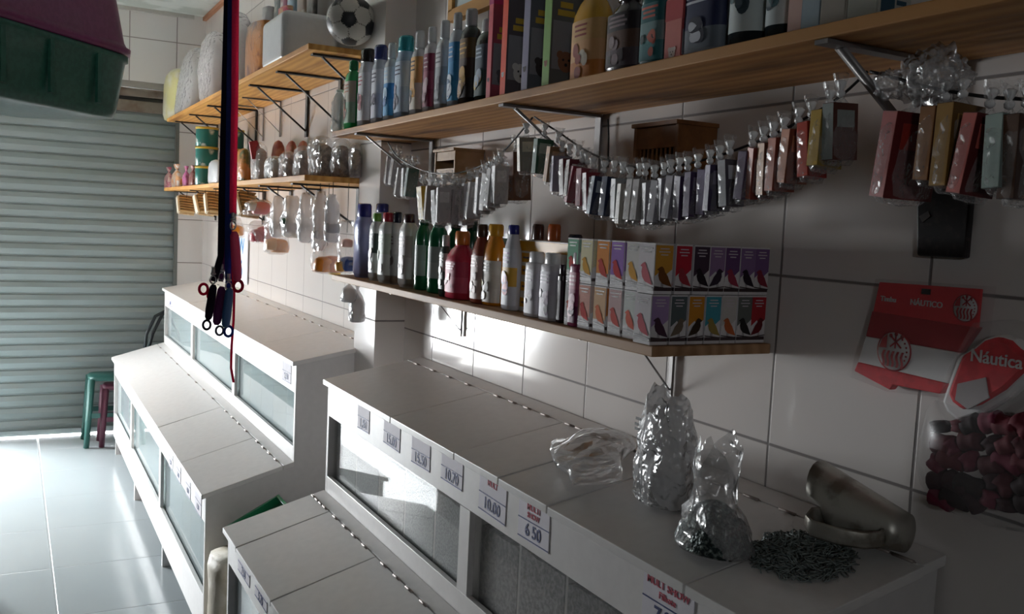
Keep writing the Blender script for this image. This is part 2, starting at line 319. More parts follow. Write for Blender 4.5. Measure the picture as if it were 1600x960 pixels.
# ------------------------------------------------------------ stepped counters with lidded grain bins
D0, D1 = .61, .315            # depth of the lower tier front, upper tier front
GLASSN = glass('near_pane_glass', tint=(.96, .96, .955), haze=.12, hz=(.8, .8, .8, 1))
def counter(x0, x1, low_stiles, up_stiles, low_seams, up_seams, feet, lab, grain_up, grain_low):
    """x0 = near end, x1 = far end"""
    t = thing('bin_counter', lab, 'counter', (0, 0, 0))
    prof = [(.012, .10), (D0, .10), (D0, .600), (D1 + .022, .684), (D1, .690), (D1, 1.040), (.012, 1.090)]
    for xe in (x0 + .009, x1 - .009): MB().prism([(y, zz) for y, zz in prof], 'x', xe - .009, xe + .009).build('side_panel', WHITE2, t, bevel=.001)
    L = x1 - x0; xc = (x0 + x1) / 2
    MB().box((xc, .31, .115), (L - .036, .57, .016)).build('bottom_board', WHITE2, t)
    MB().box((xc, .022, .58), (L - .036, .012, .94)).build('back_panel', WHITE2, t)
    MB().box((xc, D0 - .007, .175), (L - .036, .014, .148)).build('plinth_board', WHITE, t, bevel=.001)
    MB().box((xc, D0 - .007, .545), (L - .036, .014, .085)).build('lower_rail', WHITE, t, bevel=.001)
    MB().box((xc, D1 - .007, .716), (L - .036, .014, .056)).build('upper_bottom_rail', WHITE, t, bevel=.001)
    MB().box((xc, D1 - .007, .985), (L - .036, .014, .100)).build('upper_rail', WHITE, t, bevel=.001)
    for sx_ in low_stiles: MB().box((sx_, D0 - .007, .3755), (.05, .014, .25)).build('stile', WHITE, t)
    for sx_ in up_stiles: MB().box((sx_, D1 - .007, .8395), (.05, .014, .189)).build('stile', WHITE, t)
    # glass panes and dividers bay by bay
    for stiles, yf, z0, z1, gr in ((low_stiles, D0, .25, .502, grain_low), (up_stiles, D1, .744, .934, grain_up)):
        ed = [x0 + .018] + [v for s_ in sorted(stiles) for v in (s_ - .025, s_ + .025)] + [x1 - .018]
        for i in range(0, len(ed), 2):
            a, b_ = ed[i], ed[i + 1]
            MB().box(((a + b_) / 2, yf - .022, (z0 + z1) / 2), (b_ - a + .03, .004, z1 - z0 + .03)).build('glass_pane', GLASSN if (x0 < 1 and yf == D1) else GLASS, t)
            nb = max(2, round((b_ - a) / .195)); d = (b_ - a) / nb
            back = .04 if yf == D1 else D1 - .02
            for k in range(nb + 1):
                xx = min(max(a + k * d, x0 + .03), x1 - .03)
                if yf == D1: MB().box((xx, (yf - .028 + back) / 2, .86), (.008, yf - .028 - back, .32)).build('divider', WHITE, t)
                else: MB().box((xx, (yf - .028 + back) / 2, .36), (.008, yf - .028 - back, .46)).build('divider', WHITE, t)
            for k in range(nb):
                gm = gr[(i + k) % len(gr)]
                h = z0 - .03 + (z1 - z0) * (gm[1] + .1)
                q = MB(); xa, xb = a + k * d + .006, a + (k + 1) * d - .006; ya, yb = back + .01, yf - .027; zb = z0 - .06
                nx, ny = 6, 5; vs = [(xa, ya, zb), (xb, ya, zb), (xb, yb, zb), (xa, yb, zb)]
                for jj in range(ny):
                    for ii in range(nx):
                        X_, Y_ = xa + (xb - xa) * ii / (nx - 1), ya + (yb - ya) * jj / (ny - 1)
                        vs.append((X_, Y_, h + .012 * noise.noise(Vector((X_ * 20, Y_ * 20, i)))))
                g0 = lambda ii, jj: 4 + jj * nx + ii
                fs = [(0, 3, 2, 1)] + [(g0(ii, jj), g0(ii + 1, jj), g0(ii + 1, jj + 1), g0(ii, jj + 1)) for ii in range(nx - 1) for jj in range(ny - 1)]
                fs += [tuple([0, 1] + [g0(ii, 0) for ii in range(nx - 1, -1, -1)]), tuple([2, 3] + [g0(ii, ny - 1) for ii in range(nx)]),
                       tuple([1, 2] + [g0(nx - 1, jj) for jj in range(ny - 1, -1, -1)]), tuple([3, 0] + [g0(0, jj) for jj in range(ny)])]
                q.add(vs, fs); q.build('grain_fill', gm[0], t)
    # sloping lids
    def lids(seams, y0, za, y1, zb, strip_y, strip_z):
        ed = [x0 - .012] + sorted(seams) + [x1 + .006]; sl = (zb - za) / (y1 - y0)
        for a, b_ in zip(ed[:-1], ed[1:]):
            th = .016; jit = rnd.uniform(-.0015, .0015)
            poly = [(y0, za - th + jit), (y0, za + jit), (y1, zb), (y1, zb - th)]
            q = MB().prism(poly, 'x', a + .002, b_ - .002); lid = q.build('lid', WHITE, t, bevel=.0015)
            if b_ - a > .15:
                for fx in (.2, .42, .62, .84):
                    xx = a + (b_ - a) * fx
                    h = MB(); h.tube([(xx - .018, y1 + .002, zb + .001), (xx + .018, y1 + .002, zb + .001)], .003, 8); h.box((xx, y1 - .008, zb - .0015), (.036, .014, .0025)); h.build('hinge', HINGE, lid)
        q = MB().prism([(y1 + .004 * (-1), zb - .016), (y1 - .004, zb), (strip_y, strip_z), (strip_y, strip_z - .016)], 'x', x0 - .006, x1 + .006); q.build('hinge_strip', WHITE, t, bevel=.001)
    lids(low_seams, .626, .607, .357, .684, D1 + .001, .694)
    lids(up_seams, .331, 1.048, .055, 1.101, .004, 1.110)
    for fx in feet:
        MB().box((fx, D0 - .03, .05), (.022, .05, .102)).build('foot', WHITE2, t); MB().box((fx, .06, .05), (.022, .05, .102)).build('foot', WHITE2, t)
    return t
def grain(c, c2, sc=180): return mat(c, .8, c2=c2, scale=sc, bump=.4, bscale=sc, key='grain')
gl = [(grain('b9c4c2', '9aa6a4'), .95), (grain('cfd0c8', 'a9aca6'), .9), (grain('bfc8c9', 'a0a8aa'), .92)]
gd = [(grain('a09e9e', '706e70', 90), .98), (grain('b0aeae', '807e80', 90), .95), (grain('a8a6a4', '787678', 90), .97)]
glow = [(grain('c9d0ce', 'aab3b0'), .8), (grain('b9c3c4', '9ca8a9'), .95), (grain('d5d3ca', 'b3afa4'), .88)]
cf = counter(3.148, 6.29, (4.225, 5.34), (4.17, 5.255), (3.58, 4.20, 5.25), (3.61, 4.22, 5.25), (3.13 + .03, 4.157, 5.19, 6.21),
             'long white stepped bin counter by the shutter with sloping lids and glass fronted grain bins', gl, glow)
cn = counter(.842, 2.78, (1.80,), (1.775,), (1.0, 1.41, 1.8, 2.2, 2.6), (1.015, 1.407, 1.60, 1.81, 2.20), (.9, 1.8, 2.7),
             'nearer white stepped bin counter with handwritten price cards, nails and a scoop on top', [gl[0], gl[1], gl[2]], glow)
# darker grain behind the near right pane
for o in cn.children:
    if o.name.startswith('grain_fill'):
        c = sum((v.co for v in o.data.vertices), Vector()) / len(o.data.vertices)
        if c.z > .7 and c.x < 1.77: o.data.materials[0] = gd[int(c.x * 5) % 3][0]
UP = ((0, .337, 1.048), (1, .337, 1.048), (0, .055, 1.101))
LOW = ((0, .632, .607), (1, .632, .607), (0, .357, .684))

# ------------------------------------------------------------ shelves and their brackets
def shelf(name, lab, x0, x1, y0, y1, zb, zt, m):
    o = MB().box((0, 0, 0), (x1 - x0, y1 - y0, zt - zb)).build(name, m, loc=((x0 + x1) / 2, (y0 + y1) / 2, (zb + zt) / 2), bevel=.002); tag(o, lab, 'shelf'); return o
o = MB().prism([(-1.35, -.1295), (1.35, -.1295), (1.35, -.020), (1.395, -.020), (1.395, .1295), (-1.35, .1295)], 'z', -.009, .009).build('wooden_shelf', PINE, loc=(1.60, .1325, 1.821), bevel=.002)
tag(o, 'upper pine shelf on the near wall carrying shampoo bottles and cartons', 'shelf')
shelf('wooden_shelf', 'lower pine shelf on the near wall carrying bottles and bird food boxes', 1.214, 2.95, .003, .262, 1.347, 1.365, wood('brown_pine_board', 'b08a66', '96704e', '6b472c'))
shelf('wooden_shelf', 'high honey coloured shelf beyond the pilaster carrying the football and big bags', 3.165, 6.42, .003, .30, 2.115, 2.135, PINEF)
shelf('wooden_shelf', 'lower honey coloured shelf beyond the pilaster carrying tins and grain bags', 3.165, 6.50, .003, .30, 1.672, 1.692, PINEF)
def bracket(x, zt, reach, drop, m, lab, grp, th=.012, y0=.004, sr=None):
    t = thing('shelf_bracket', lab, 'bracket', (x, y0, zt), 0, grp)
    a = MB().box((0, reach / 2, -.004), (th * 1.6, reach, .006)); a.build('arm', m, t)
    MB().box((0, .003, -drop / 2 - .007), (th * 1.6, .006, drop)).build('upright', m, t)
    p0, p1 = Vector((0, sr or reach * .86, -.008)), Vector((0, .006, -drop * .9)); d = p1 - p0
    MB().tube([p0, p1], th * .75, 4, flat=.3, up=(1, 0, 0)).build('strut', m, t)
    return t
names_far = ['nearest the pilaster', 'second out from the pilaster', 'third out from the pilaster', 'midway along behind the leashes', 'near its far end', 'at the far end']
for i, x in enumerate((3.24, 3.73, 4.21, 5.20, 5.77, 6.3)): bracket(x, 2.115, .262, .20, RUST, 'dark steel bracket under the high honey coloured shelf, ' + names_far[i], 'brackets under the high far shelf', th=.019)
for x, nm in ((4.683, 'just left of the leashes'), (5.04, 'behind the leashes')): bracket(x, 2.115, .19, .17, GREYM, 'thin grey steel bracket under the high honey coloured shelf, ' + nm, 'brackets under the high far shelf', th=.008)
for i, x in enumerate((3.46, 3.98, 4.45, 4.98, 5.7, 6.3)): bracket(x, 1.672, .262, .17, RUST, 'dark steel bracket under the lower honey coloured shelf, ' + names_far[i], 'brackets under the low far shelf', th=.019)
for x, nm in ((2.76, 'beside the pilaster'), (1.80, 'in the middle above the long cord'), (.90, 'at the right with cords tied to it')): bracket(x, 1.812, .256, .17, GREYM, 'grey steel bracket under the upper near shelf, ' + nm, 'brackets under the upper near shelf', th=.014)
for x, nm in ((2.485, 'above the bright reflection'), (1.482, 'above the upright plastic bag')): bracket(x, 1.347, .23, .125, GREYM, 'small grey bracket under the lower near shelf, ' + nm, 'brackets under the lower near shelf', th=.007, sr=.10)


# ------------------------------------------------------------ bottles and cartons
FIG = [('2a2226', .5), ('c89a6a', .3)]
def figure(mb, z0, z1, hw, surf, mats_i, seed):
    """a printed picture: a few overlapping rounded blobs laid on the label"""
    r = random.Random(seed)
    for k in range(5):
        cz = z0 + (z1 - z0) * r.uniform(.1, .9); ca = r.uniform(-.25, .25) * hw; rr = (z1 - z0) * r.uniform(.12, .25)
        pts = [surf(ca + cos(q) * rr * .8, cz + sin(q) * rr, .0012 + .0002 * k) for q in [2 * pi * j / 12 for j in range(12)]]
        mb.add(pts, [tuple(range(12))], mats_i[k % len(mats_i)])
def bottle(px0, px1, ytop, ybase, zs, yb, body, cap, lab, band, label, cat='bottle', grp=None, shape='round', ratio=.62, capw=.5, caph=.14, clear=False, pics=('2a2226', 'c9a06b'), name='shampoo_bottle', label_z=(.12, .70), hmax=None, rz=0):
    cx, cy = (px0 + px1) / 2, (ytop + ybase) / 2
    p = at(cx, cy, y=yb); x = p.x; H = at(cx, ytop, x=x).z - zs
    if hmax: H = hmax
    dd = depth((x, yb, zs)); wm = (px1 - px0) * dd / F * (1.14 if zs > 1.7 else 1.16); th = math.atan2(CAM.y - yb, x)
    wx = wm / math.sqrt(sin(th) ** 2 + (cos(th) * ratio) ** 2); wy = wx * ratio
    t = thing(name, label, cat, (x, yb, zs + .0005), rz, grp)
    a, b_ = wx / 2, wy / 2; ch = H * caph; hb = H - ch
    if shape == 'round': prof = [(.80, 0), (.97, .012 * H / .2), (1, .05 * H), (1, hb * .86), (.94, hb * .91), (.80, hb * .955), (max(capw, .5) * .95, hb * .99), (max(capw, .5) * .9, hb)]; capw = max(capw, .56)
    elif shape == 'slope': prof = [(.82, 0), (.98, .02 * H), (1, .3 * H), (1, hb * .68), (.93, hb * .78), (.70, hb * .90), (max(capw, .5) * .95, hb * .96), (max(capw, .5) * .9, hb)]; capw = max(capw, .5)
    elif shape == 'square': prof = [(.9, 0), (1, .01 * H), (1, hb * .95), (.95, hb * .98), (.75, hb)]
    elif shape == 'ribbed': prof = [(.85, 0)] + [((1.0 if k % 2 else .93), hb * (.05 + .075 * k)) for k in range(10)] + [(.7, hb * .88), (capw * .9, hb * .97), (capw * .85, hb)]
    elif shape == 'waist': prof = [(.85, 0), (1, .02 * H), (.96, hb * .14), (1, hb * .18), (.98, hb * .22), (1, hb * .74), (.95, hb * .84), (.80, hb * .92), (max(capw, .62) * .95, hb * .97), (max(capw, .62) * .9, hb)]; capw = max(capw, .62)
    pw = .62 if shape == 'square' else (.8 if ratio < .8 else 1)
    MB().lathe(prof, n=28, sx=a, sy=b_, pw=pw).build('body', body, t)
    sc = MB(); cpz = hb - .001
    cr = capw; sc.lathe([(cr, 0), (cr * 1.02, ch * .08), (cr * 1.0, ch * .85), (cr * .86, ch)], c=(0, 0, cpz), n=20, sx=a, sy=max(b_, a * .7) if capw < .6 else b_)
    sc.build('cap', cap, t)
    if band:
        z0, z1 = label_z[0] * H, label_z[1] * H; q = MB(); nb = len(band); e = 1.012
        for i in range(nb):
            za, zb = z0 + (z1 - z0) * i / nb, z0 + (z1 - z0) * (i + 1) / nb
            q.lathe([(e, za), (e, zb)], n=22, sx=a, sy=b_, pw=pw, m=i, caps=False, a0=pi * .06, a1=pi * .98)
        def surf(u, z, off):
            ang = pi / 2 + u / max(a, .001) * .9
            cxx, syy = cos(ang), sin(ang)
            return (math.copysign(abs(cxx) ** pw, cxx) * a * e + 0, math.copysign(abs(syy) ** pw, syy) * b_ * e + off, z)
        ms = [mat(c, .5, spec=.3, key='label_print') for c in band]
        if pics:
            k0 = len(ms); ms += [mat(c, .45, key='label_picture') for c in pics]
            figure(q, z0 + (z1 - z0) * .08, z0 + (z1 - z0) * .6, a * 1.6, surf, list(range(k0, len(ms))), int(px0))
            rr = random.Random(int(px1))
            for j in range(3):
                zz = z0 + (z1 - z0) * (.74 + .08 * j); hw = a * rr.uniform(.3, .6)
                pts = [surf(-hw, zz, .0008), surf(-hw / 3, zz, .0008), surf(hw / 3, zz, .0008), surf(hw, zz, .0008), surf(hw, zz + .004, .0008), surf(hw / 3, zz + .004, .0008), surf(-hw / 3, zz + .004, .0008), surf(-hw, zz + .004, .0008)]
                q.add(pts, [(0, 1, 6, 7), (1, 2, 5, 6), (2, 3, 4, 5)], k0)
        q.build('label', ms, t, recalc=False)
    return t
def gloss(c, r=.22): return mat(c, r, coat=.3, key='glossy_plastic')
ZT, ZL = 1.830, 1.365
GT, GL = 'bottles in a row on the upper near shelf', 'bottles on the lower near shelf'
CLR = film('clear_plastic_wall', clear=.62, gloss=.8, rough=.08, bump=.15, tint='dfe6e8')
top = [
 (519, 541, 140, 207, CLR, gloss('e9ecec'), None, 'clear ribbed plastic bottle at the far end of the upper near shelf', dict(shape='ribbed', pics=None, ratio=.9, caph=.06)),
 (541, 562, 95, 203, gloss('2fae62'), gloss('16804a'), ('9ab6a0', 'b9b3a4'), 'bright green bottle with a green cap near the far end of the upper shelf', dict(pics=('9b5a3a', '4b3a2c'))),
 (562, 585, 77, 200, gloss('c9ccd0'), gloss('2a2827'), ('dddde0', 'd6d6da'), 'white bottle with a wide black cap on the upper near shelf', dict(capw=.86, caph=.165, pics=('a04550', '3d3440'))),
 (583, 604, 71, 195, gloss('b5bccb'), gloss('2b3570'), ('c8ccda', 'd4d6df'), 'greyish bottle with a navy blue cap on the upper near shelf', dict(capw=.86, caph=.18, pics=('2b2440', '6f6a86'))),
 (602, 621, 67, 191, gloss('d0d4d8'), gloss('dfe1e3'), ('4f9fd2', '3f8cc8', 'd6e2ea'), 'white bottle with a bright blue label, left of the teal capped one', dict(capw=.42, caph=.19, pics=('b9d8ee', '2a64a0'))),
 (620, 646, 57, 187, gloss('93aeca'), gloss('2a97a3'), ('a9bdd2', 'b9cada'), 'pale blue bottle with a wide teal cap on the upper near shelf', dict(capw=.84, caph=.18, pics=('3a3550', '7e7488'))),
 (644, 665, 48, 182, gloss('ccced1'), gloss('d7d9db'), ('e3dccf', 'e2b070'), 'white bottle whose label shows a dark figure over an orange patch', dict(capw=.5, caph=.2, pics=('3b2f2a', 'd8a24c'))),
 (664, 683, 42, 177, gloss('c9c4c7'), gloss('d2d2d4'), ('7c2c48', '8d4059', '7c2c48'), 'white bottle with a maroon label on the upper near shelf', dict(capw=.42, caph=.17, pics=('c9a9b2', '5a1830'))),
 (683, 704, 32, 171, gloss('c3c6c9'), gloss('cfd2d5'), ('b9bcc0', 'a3a7ac', 'c6c8cb'), 'white bottle with a silver grey label on the upper near shelf', dict(capw=.5, caph=.19, pics=('6d6f76', '8c8f95'))),
 (703, 723, 20, 166, gloss('c0c8cf'), gloss('b9babd'), ('4aa0cf', '3d8fc4', '3a86bd'), 'bottle with a sky blue label and grey cap beside the black bottle', dict(capw=.6, caph=.17, pics=('cfd8e4', '20507a'))),
 (721, 748, 14, 162, gloss('232021'), gloss('a8a9aa'), ('2c2422', '3b2a20', '5b4726'), 'black bottle with a gold printed label and grey cap', dict(capw=.55, caph=.17, pics=('b98f3e', '7a5524'))),
 (746, 775, 30, 159, gloss('1f2f2c'), gloss('b6b8b9'), ('3c5350', '4a5a66'), 'dark green bottle with a white cap next to the tall cartons', dict(capw=.6, caph=.15, pics=('8fa0b2', 'b7a368'))),
]
for a in top: bottle(a[0], a[1], a[2], a[3], ZT, .228 if a[0] < 530 else (.205 if a[0] < 550 else .185), a[4], a[5], None, a[6], a[7], grp=GT, **a[8])

def dogface(mb, cx, z, r, y, mi_fur, mi_dark, axis='y'):
    """a small printed animal face on a carton; y = face plane"""
    def disc(u, w_, rr, off, m, sq=1):
        pts = []
        for j in range(14):
            q = 2 * pi * j / 14; a, b_ = u + cos(q) * rr, w_ + sin(q) * rr * sq
            pts.append((a, y + off, b_) if axis == 'y' else (y - off, a, b_))
        mb.add(pts, [tuple(range(14))], m)
    disc(cx, z, r, .0004, mi_fur, 1.1); disc(cx - r * .75, z + r * .7, r * .42, .0006, mi_fur); disc(cx + r * .75, z + r * .7, r * .42, .0006, mi_fur)
    for dx in (-.35, .35): disc(cx + dx * r, z + r * .2, r * .13, .0009, mi_dark)
    disc(cx, z - r * .3, r * .18, .0009, mi_dark)
def carton(px0, px1, ytop, ybase, zs, yb, H, wx, wy, main, side, topc, fur, label, grp, word=None):
    cx = (px0 + px1) / 2; wx *= .62 if H > .2 else 1; wy *= 1.2 if H > .2 else 1; x = at(cx, (ytop + ybase) / 2, y=yb).x
    t = thing('pet_shampoo_carton', label, 'carton', (x, yb, zs + .0005), 0, grp)
    q = MB(); q.box((0, 0, H / 2), (wx, wy, H), 0)
    q.box((0, wy / 2 + .0002, H / 2), (wx * .96, .0006, H * .98), 1); q.box((0, 0, H - .02), (wx + .0016, wy + .0016, .035), 2)
    q.box((-wx / 2 - .0003, 0, H * .34), (.0006, wy * .9, H * .36), 4)
    dogface(q, 0, H * .22, wy * .26, -wx / 2 - .0008, 5, 6, 'x')
    dogface(q, 0, H * .2, wx * .2, wy / 2 + .0008, 5, 6, 'y')
    for j in range(2): q.box((-wx / 2 - .0006, wy * .05, H * (.58 + .06 * j)), (.001, wy * (.55 - .15 * j), .012), 3)
    q.build('box', [mat(main, .4), mat(side, .4), mat(topc, .4), mat('c9a63c', .5), mat('8f8d92', .4), mat(fur, .6), mat('1d1a1c', .5)], t, bevel=.0012)
    return t
GC = 'tall pet shampoo cartons on the upper near shelf'
carton(776, 795, 0, 153, ZT, .185, .26, .035, .055, 'a04858', 'd8606a', 'b03068', '59565a', 'tall carton with a magenta top, leftmost of the dark cartons', GC)
carton(792, 830, 0, 147, ZT, .185, .27, .042, .062, '5e565a', 'f0583a', 'e2502f', 'd6d2cf', 'tall dark carton with a red orange top and edge and a white dog picture', GC)
carton(830, 860, 0, 137, ZT, .185, .27, .045, .06, '62656c', '8a86a0', '3a3444', '3a3132', 'tall grey carton with a lavender edge and yellow print', GC)
carton(861, 898, 0, 126, ZT, .185, .27, .048, .062, '6a6967', '84b060', '4d6b3c', '8a5a3f', 'tall grey carton with a green edge and a brown dog picture', GC)
bottle(900, 952, -28, 119, ZT, .185, gloss('d2a23c'), gloss('c8a030'), None, ('c27a3c', 'd1a070', 'c9a06a'), 'yellow bottle with an orange floral label on the upper shelf', grp=GT, shape='slope', ratio=.5, capw=.36, caph=.12, pics=('8c3a2a', 'c8c0b0'), label_z=(.03, .62))
bottle(955, 1008, -20, 108, ZT, .185, gloss('3a3336'), gloss('2a2628'), None, ('4f454a', '5a4238', '2c2629'), 'dark bottle wrapped in shiny film between the yellow and teal bottles', grp=GT, shape='slope', ratio=.5, capw=.4, caph=.15, pics=('7b6a70', '2b2022'))
bottle(1008, 1048, -40, 97, ZT, .185, gloss('2a585c'), gloss('1f4a50'), None, ('3d7478', '6c8a8c', '2f6266'), 'teal bottle on the upper shelf right of the film wrapped one', grp=GT, shape='square', ratio=.55, capw=.7, pics=('b05a4a', '20383a'))
t = carton(1050, 1077, 10, 86, ZT, .19, .115, .045, .03, 'a8464a', 'd07f78', 'b84f50', 'c9b8b0', 'short coral red packet standing beside the navy bottle', GC)
bottle(1079, 1140, -70, 79, ZT, .18, gloss('7f8893'), gloss('20263c'), None, ('6a727c', '2b3150', '2b3150'), 'grey bottle with a navy blue label on the upper shelf', grp=GT, shape='square', ratio=.5, capw=.7, pics=('c5c9d2', '151a30'))
for i, (a, b_, yb_) in enumerate(((1147, 1202, 66), (1204, 1250, 49))):
    bottle(a, b_, -90, yb_, ZT, .18, gloss('39474e'), gloss('8d9b9f'), None, ('bfc9c9', 'c7cfcf'), ('round grey bottle with a pale label, %s of the two with dark bases' % ('left', 'right')[i]), grp=GT, shape='round', ratio=.8, capw=.6, label_z=(.14, .8), pics=('46646a', '3a4a52'), hmax=.23)
def smallbox(px0, px1, ybase, yb, H, wx, wy, cols, label, grp, word=None, wcol='e8ecef'):
    cx = (px0 + px1) / 2; x = at(cx, ybase - 20, y=yb).x
    t = thing('medicine_box', label, 'box', (x, yb, ZT + .0005), 0, grp)
    q = MB(); q.box((0, 0, H / 2), (wx, wy, H), 0); q.box((0, wy / 2 + .0003, H * .5), (wx * .9, .0006, H * .9), 1); q.box((-wx / 2 - .0003, wy * .22, H * .5), (.0006, wy * .42, H * .94), 2)
    for j in range(3): q.box((-wx / 2 - .0004, -wy * .2, H * (.25 + .2 * j)), (.0006, wy * .3, .006), 2)
    q.build('box', [mat(c, .5) for c in cols], t, bevel=.001)
    if word: text(word, .03, mat(wcol, .5), t, (-wx / 2 - .001, wy * .22, H * .30), (pi / 2, -pi / 2, -pi / 2))
    return t
GM = 'small boxes at the right end of the upper near shelf'
smallbox(1252, 1276, 41, .185, .13, .03, .05, ('b58f84', 'c9a79c', '5a2440'), 'pinkish box with a plum strip on the upper near shelf', GM)
smallbox(1276, 1304, 33, .185, .14, .035, .055, ('7d8a90', '8fa0a8', '1d5474'), 'grey box with white lettering on a deep blue strip', GM, 'snue')
smallbox(1306, 1350, 24, .185, .13, .045, .06, ('a8a296', '9c958a', '1f4f6c'), 'beige box with green and blue print near the right end of the upper shelf', GM)
smallbox(1350, 1400, 12, .185, .12, .05, .06, ('a5a69f', '98998f', '1c4558'), 'pale grey box, rightmost on the upper near shelf', GM)

# lower near shelf
low = [
 (556, 580, 318, 431, .20, gloss('a8aee0'), gloss('2a2f8c'), None, 'tall lavender blue bottle with a navy cap at the far end of the lower shelf', dict(capw=.8, caph=.18, pics=None)),
 (586, 606, 318, 428, .10, gloss('c9ccd2'), gloss('2a2f78'), None, 'bottle with a navy cap standing in the back row of the lower shelf', dict(capw=.84, caph=.12, pics=None)),
 (579, 597, 333, 431, .21, gloss('d5d8d8'), gloss('6aa53c'), ('cfd2d0', '4a5652'), 'white bottle with a lime green cap second from the far end', dict(capw=.62, caph=.12)),
 (594, 616, 332, 437, .215, gloss('d9dcda'), gloss('b02a3a'), ('c9cfc9', 'b8c4b4'), 'white bottle with a red cap on the lower shelf', dict(capw=.62, caph=.13, pics=('5c7a4c', '9aa79a'))),
 (611, 628, 331, 441, .20, gloss('d7d8d8'), gloss('18223a'), ('b7b9ba', 'c4c4c4'), 'white bottle with a dark navy cap on the lower shelf', dict(capw=.7, caph=.15, pics=('7a6a6c', '55484c'))),
 (626, 650, 334, 447, .21, gloss('dcdcda'), gloss('3a1520'), ('c5bfbd', 'b3a9a8'), 'white bottle with a blackish maroon cap on the lower shelf', dict(capw=.66, caph=.12, pics=('8a6a66', '4b3436'))),
 (650, 672, 340, 453, .20, gloss('14603c'), gloss('0d4a34'), ('a9b4ae', '98a49e'), 'dark green bottle with a silver label, left of the green pair', dict(shape='waist', ratio=.9, capw=.5, caph=.1, pics=None, label_z=(.2, .62))),
 (671, 698, 341, 458, .20, gloss('0f6a42'), gloss('0c5236'), ('b3bcb6', '9da8a2'), 'dark green bottle with a silver label, right of the green pair', dict(shape='waist', ratio=.9, capw=.5, caph=.1, pics=None, label_z=(.2, .62))),
 (700, 722, 342, 455, .10, gloss('0e5c3a'), gloss('0b4630'), None, 'green bottle half hidden behind the pink one in the back row', dict(shape='waist', ratio=.9, pics=None)),
 (724, 748, 344, 462, .10, gloss('0e5034'), gloss('0b4630'), None, 'green bottle in the back row next to the brown capped bottle', dict(shape='waist', ratio=.9, pics=None)),
 (688, 703, 367, 463, .225, gloss('3a4642'), gloss('c5c6c4'), ('5a6560', 'b9bab4'), 'slim dark bottle with a white cap left of the pink bottle', dict(capw=.7, caph=.18, pics=('2b3a34', '8d938e'))),
 (701, 741, 361, 471, .21, gloss('c2304c'), gloss('d87f3a'), ('c4506a', 'b33a56'), 'pinkish red bottle with a rounded orange cap on the lower shelf', dict(shape='slope', capw=.42, caph=.2, pics=('d78a9a', '8c1f38'), label_z=(.1, .55), ratio=.7)),
 (739, 764, 350, 477, .215, gloss('8a3c28'), gloss('4f3322'), ('cdb4ac', 'c4aaa4'), 'amber brown bottle with a dark brown cap on the lower shelf', dict(shape='slope', capw=.55, caph=.16, pics=('8a5040', '5a3028'), label_z=(.06, .6))),
 (756, 789, 350, 481, .20, gloss('d98a1c'), gloss('e0a32a'), ('d6cfc6', 'cfc7bd', 'd6cfc6'), 'orange bottle with a yellow cap and white label on the lower shelf', dict(shape='slope', capw=.58, caph=.15, pics=('3a3a2a', 'c3b83a'), label_z=(.04, .55))),
 (778, 796, 372, 486, .165, gloss('7fb0b0'), gloss('87b4b4'), None, 'pale teal bottle tucked behind the blue capped one', dict(shape='slope', pics=None, capw=.5, caph=.08)),
 (788, 812, 351, 491, .215, gloss('dadbe2'), gloss('2a2f86'), ('dcdce4', 'e0b04a', 'dcdce4'), 'white bottle with a bright blue cap and purple print on the lower shelf', dict(shape='slope', capw=.62, caph=.11, pics=('7a4a8a', 'd0607a'), label_z=(.06, .72))),
]
for a in low: bottle(a[0], a[1], a[2], a[3], ZL, a[4], a[5], a[6], None, a[7], a[8], grp=GL, **a[9])
for px0, px1, yt, c, nm in ((828, 848, 350, '4a2a22', 'dark brown'), (852, 874, 350, 'c2602a', 'orange'), (884, 908, 366, '22263c', 'navy')):
    bottle(px0, px1, yt, 490, ZL, .075, gloss('b4a49a'), gloss(c), None, None, 'bottle with a %s cap behind the yellow carton in the back row' % nm, grp=GL, pics=None, capw=.8, caph=.2)
# wide yellow carton
t = thing('yellow_carton', 'wide yellow and white carton with a bright yellow top band on the lower shelf', 'carton', (at(835, 440, y=.19).x - .08, .165, ZL + .0005))
q = MB(); q.box((.0, 0, .078), (.30, .07, .156), 0); q.box((0, 0, .143), (.3014, .0714, .022), 1)
for j, zz in enumerate((.02, .055, .09, .118)): q.box((.085, .0353, zz), (.09, .001, .02), 1); q.box((.085, .036, zz), (.06, .001, .004), 2)
q.box((.0, .0353, .07), (.05, .001, .11), 3)
q.build('box', [mat('e4e0d6', .45), mat('dd9d20', .4), mat('5a4a50', .5), mat('d8d4d8', .5)], t, bevel=.001)
def flatb(px0, px1, yt, yb_, yy, body, cap, band, label, pics, ratio=.62, capw=.8, caph=.17):
    return bottle(px0, px1, yt, yb_, ZL, yy, body, cap, None, band, label, grp=GL, shape='square', ratio=ratio, capw=capw, caph=caph, pics=pics, label_z=(.05, .72), name='talc_bottle')
flatb(824, 850, 393, 503, .228, gloss('cfccd0'), gloss('e0dee0'), ('c9c5cc', 'c3bfc6'), 'white square shouldered bottle with faint grey print and white cap', ('a79aac', 'b5afb8'))
flatb(848, 876, 395, 507, .232, gloss('d4cfd6'), gloss('e2e0e2'), ('d4cfd8', 'cbc4d0'), 'white square shouldered bottle with a dark purple flower print', ('5a2a5c', '2c1c30'))
flatb(872, 882, 413, 509, .236, gloss('26161e'), gloss('2c1c26'), ('3c2a34',), 'slim black bottle, left of the black pair', None)
flatb(885, 896, 414, 512, .238, gloss('24151c'), gloss('2a1a24'), ('38262f',), 'slim black bottle, right of the black pair', None)
flatb(892, 911, 393, 515, .238, gloss('8c3a5c'), gloss('d6d0d4'), ('6a2c4c', 'a04468', 'b85a78'), 'plum coloured bottle with a white cap next to the bird food boxes', ('d8a0b0', '4a1838'))

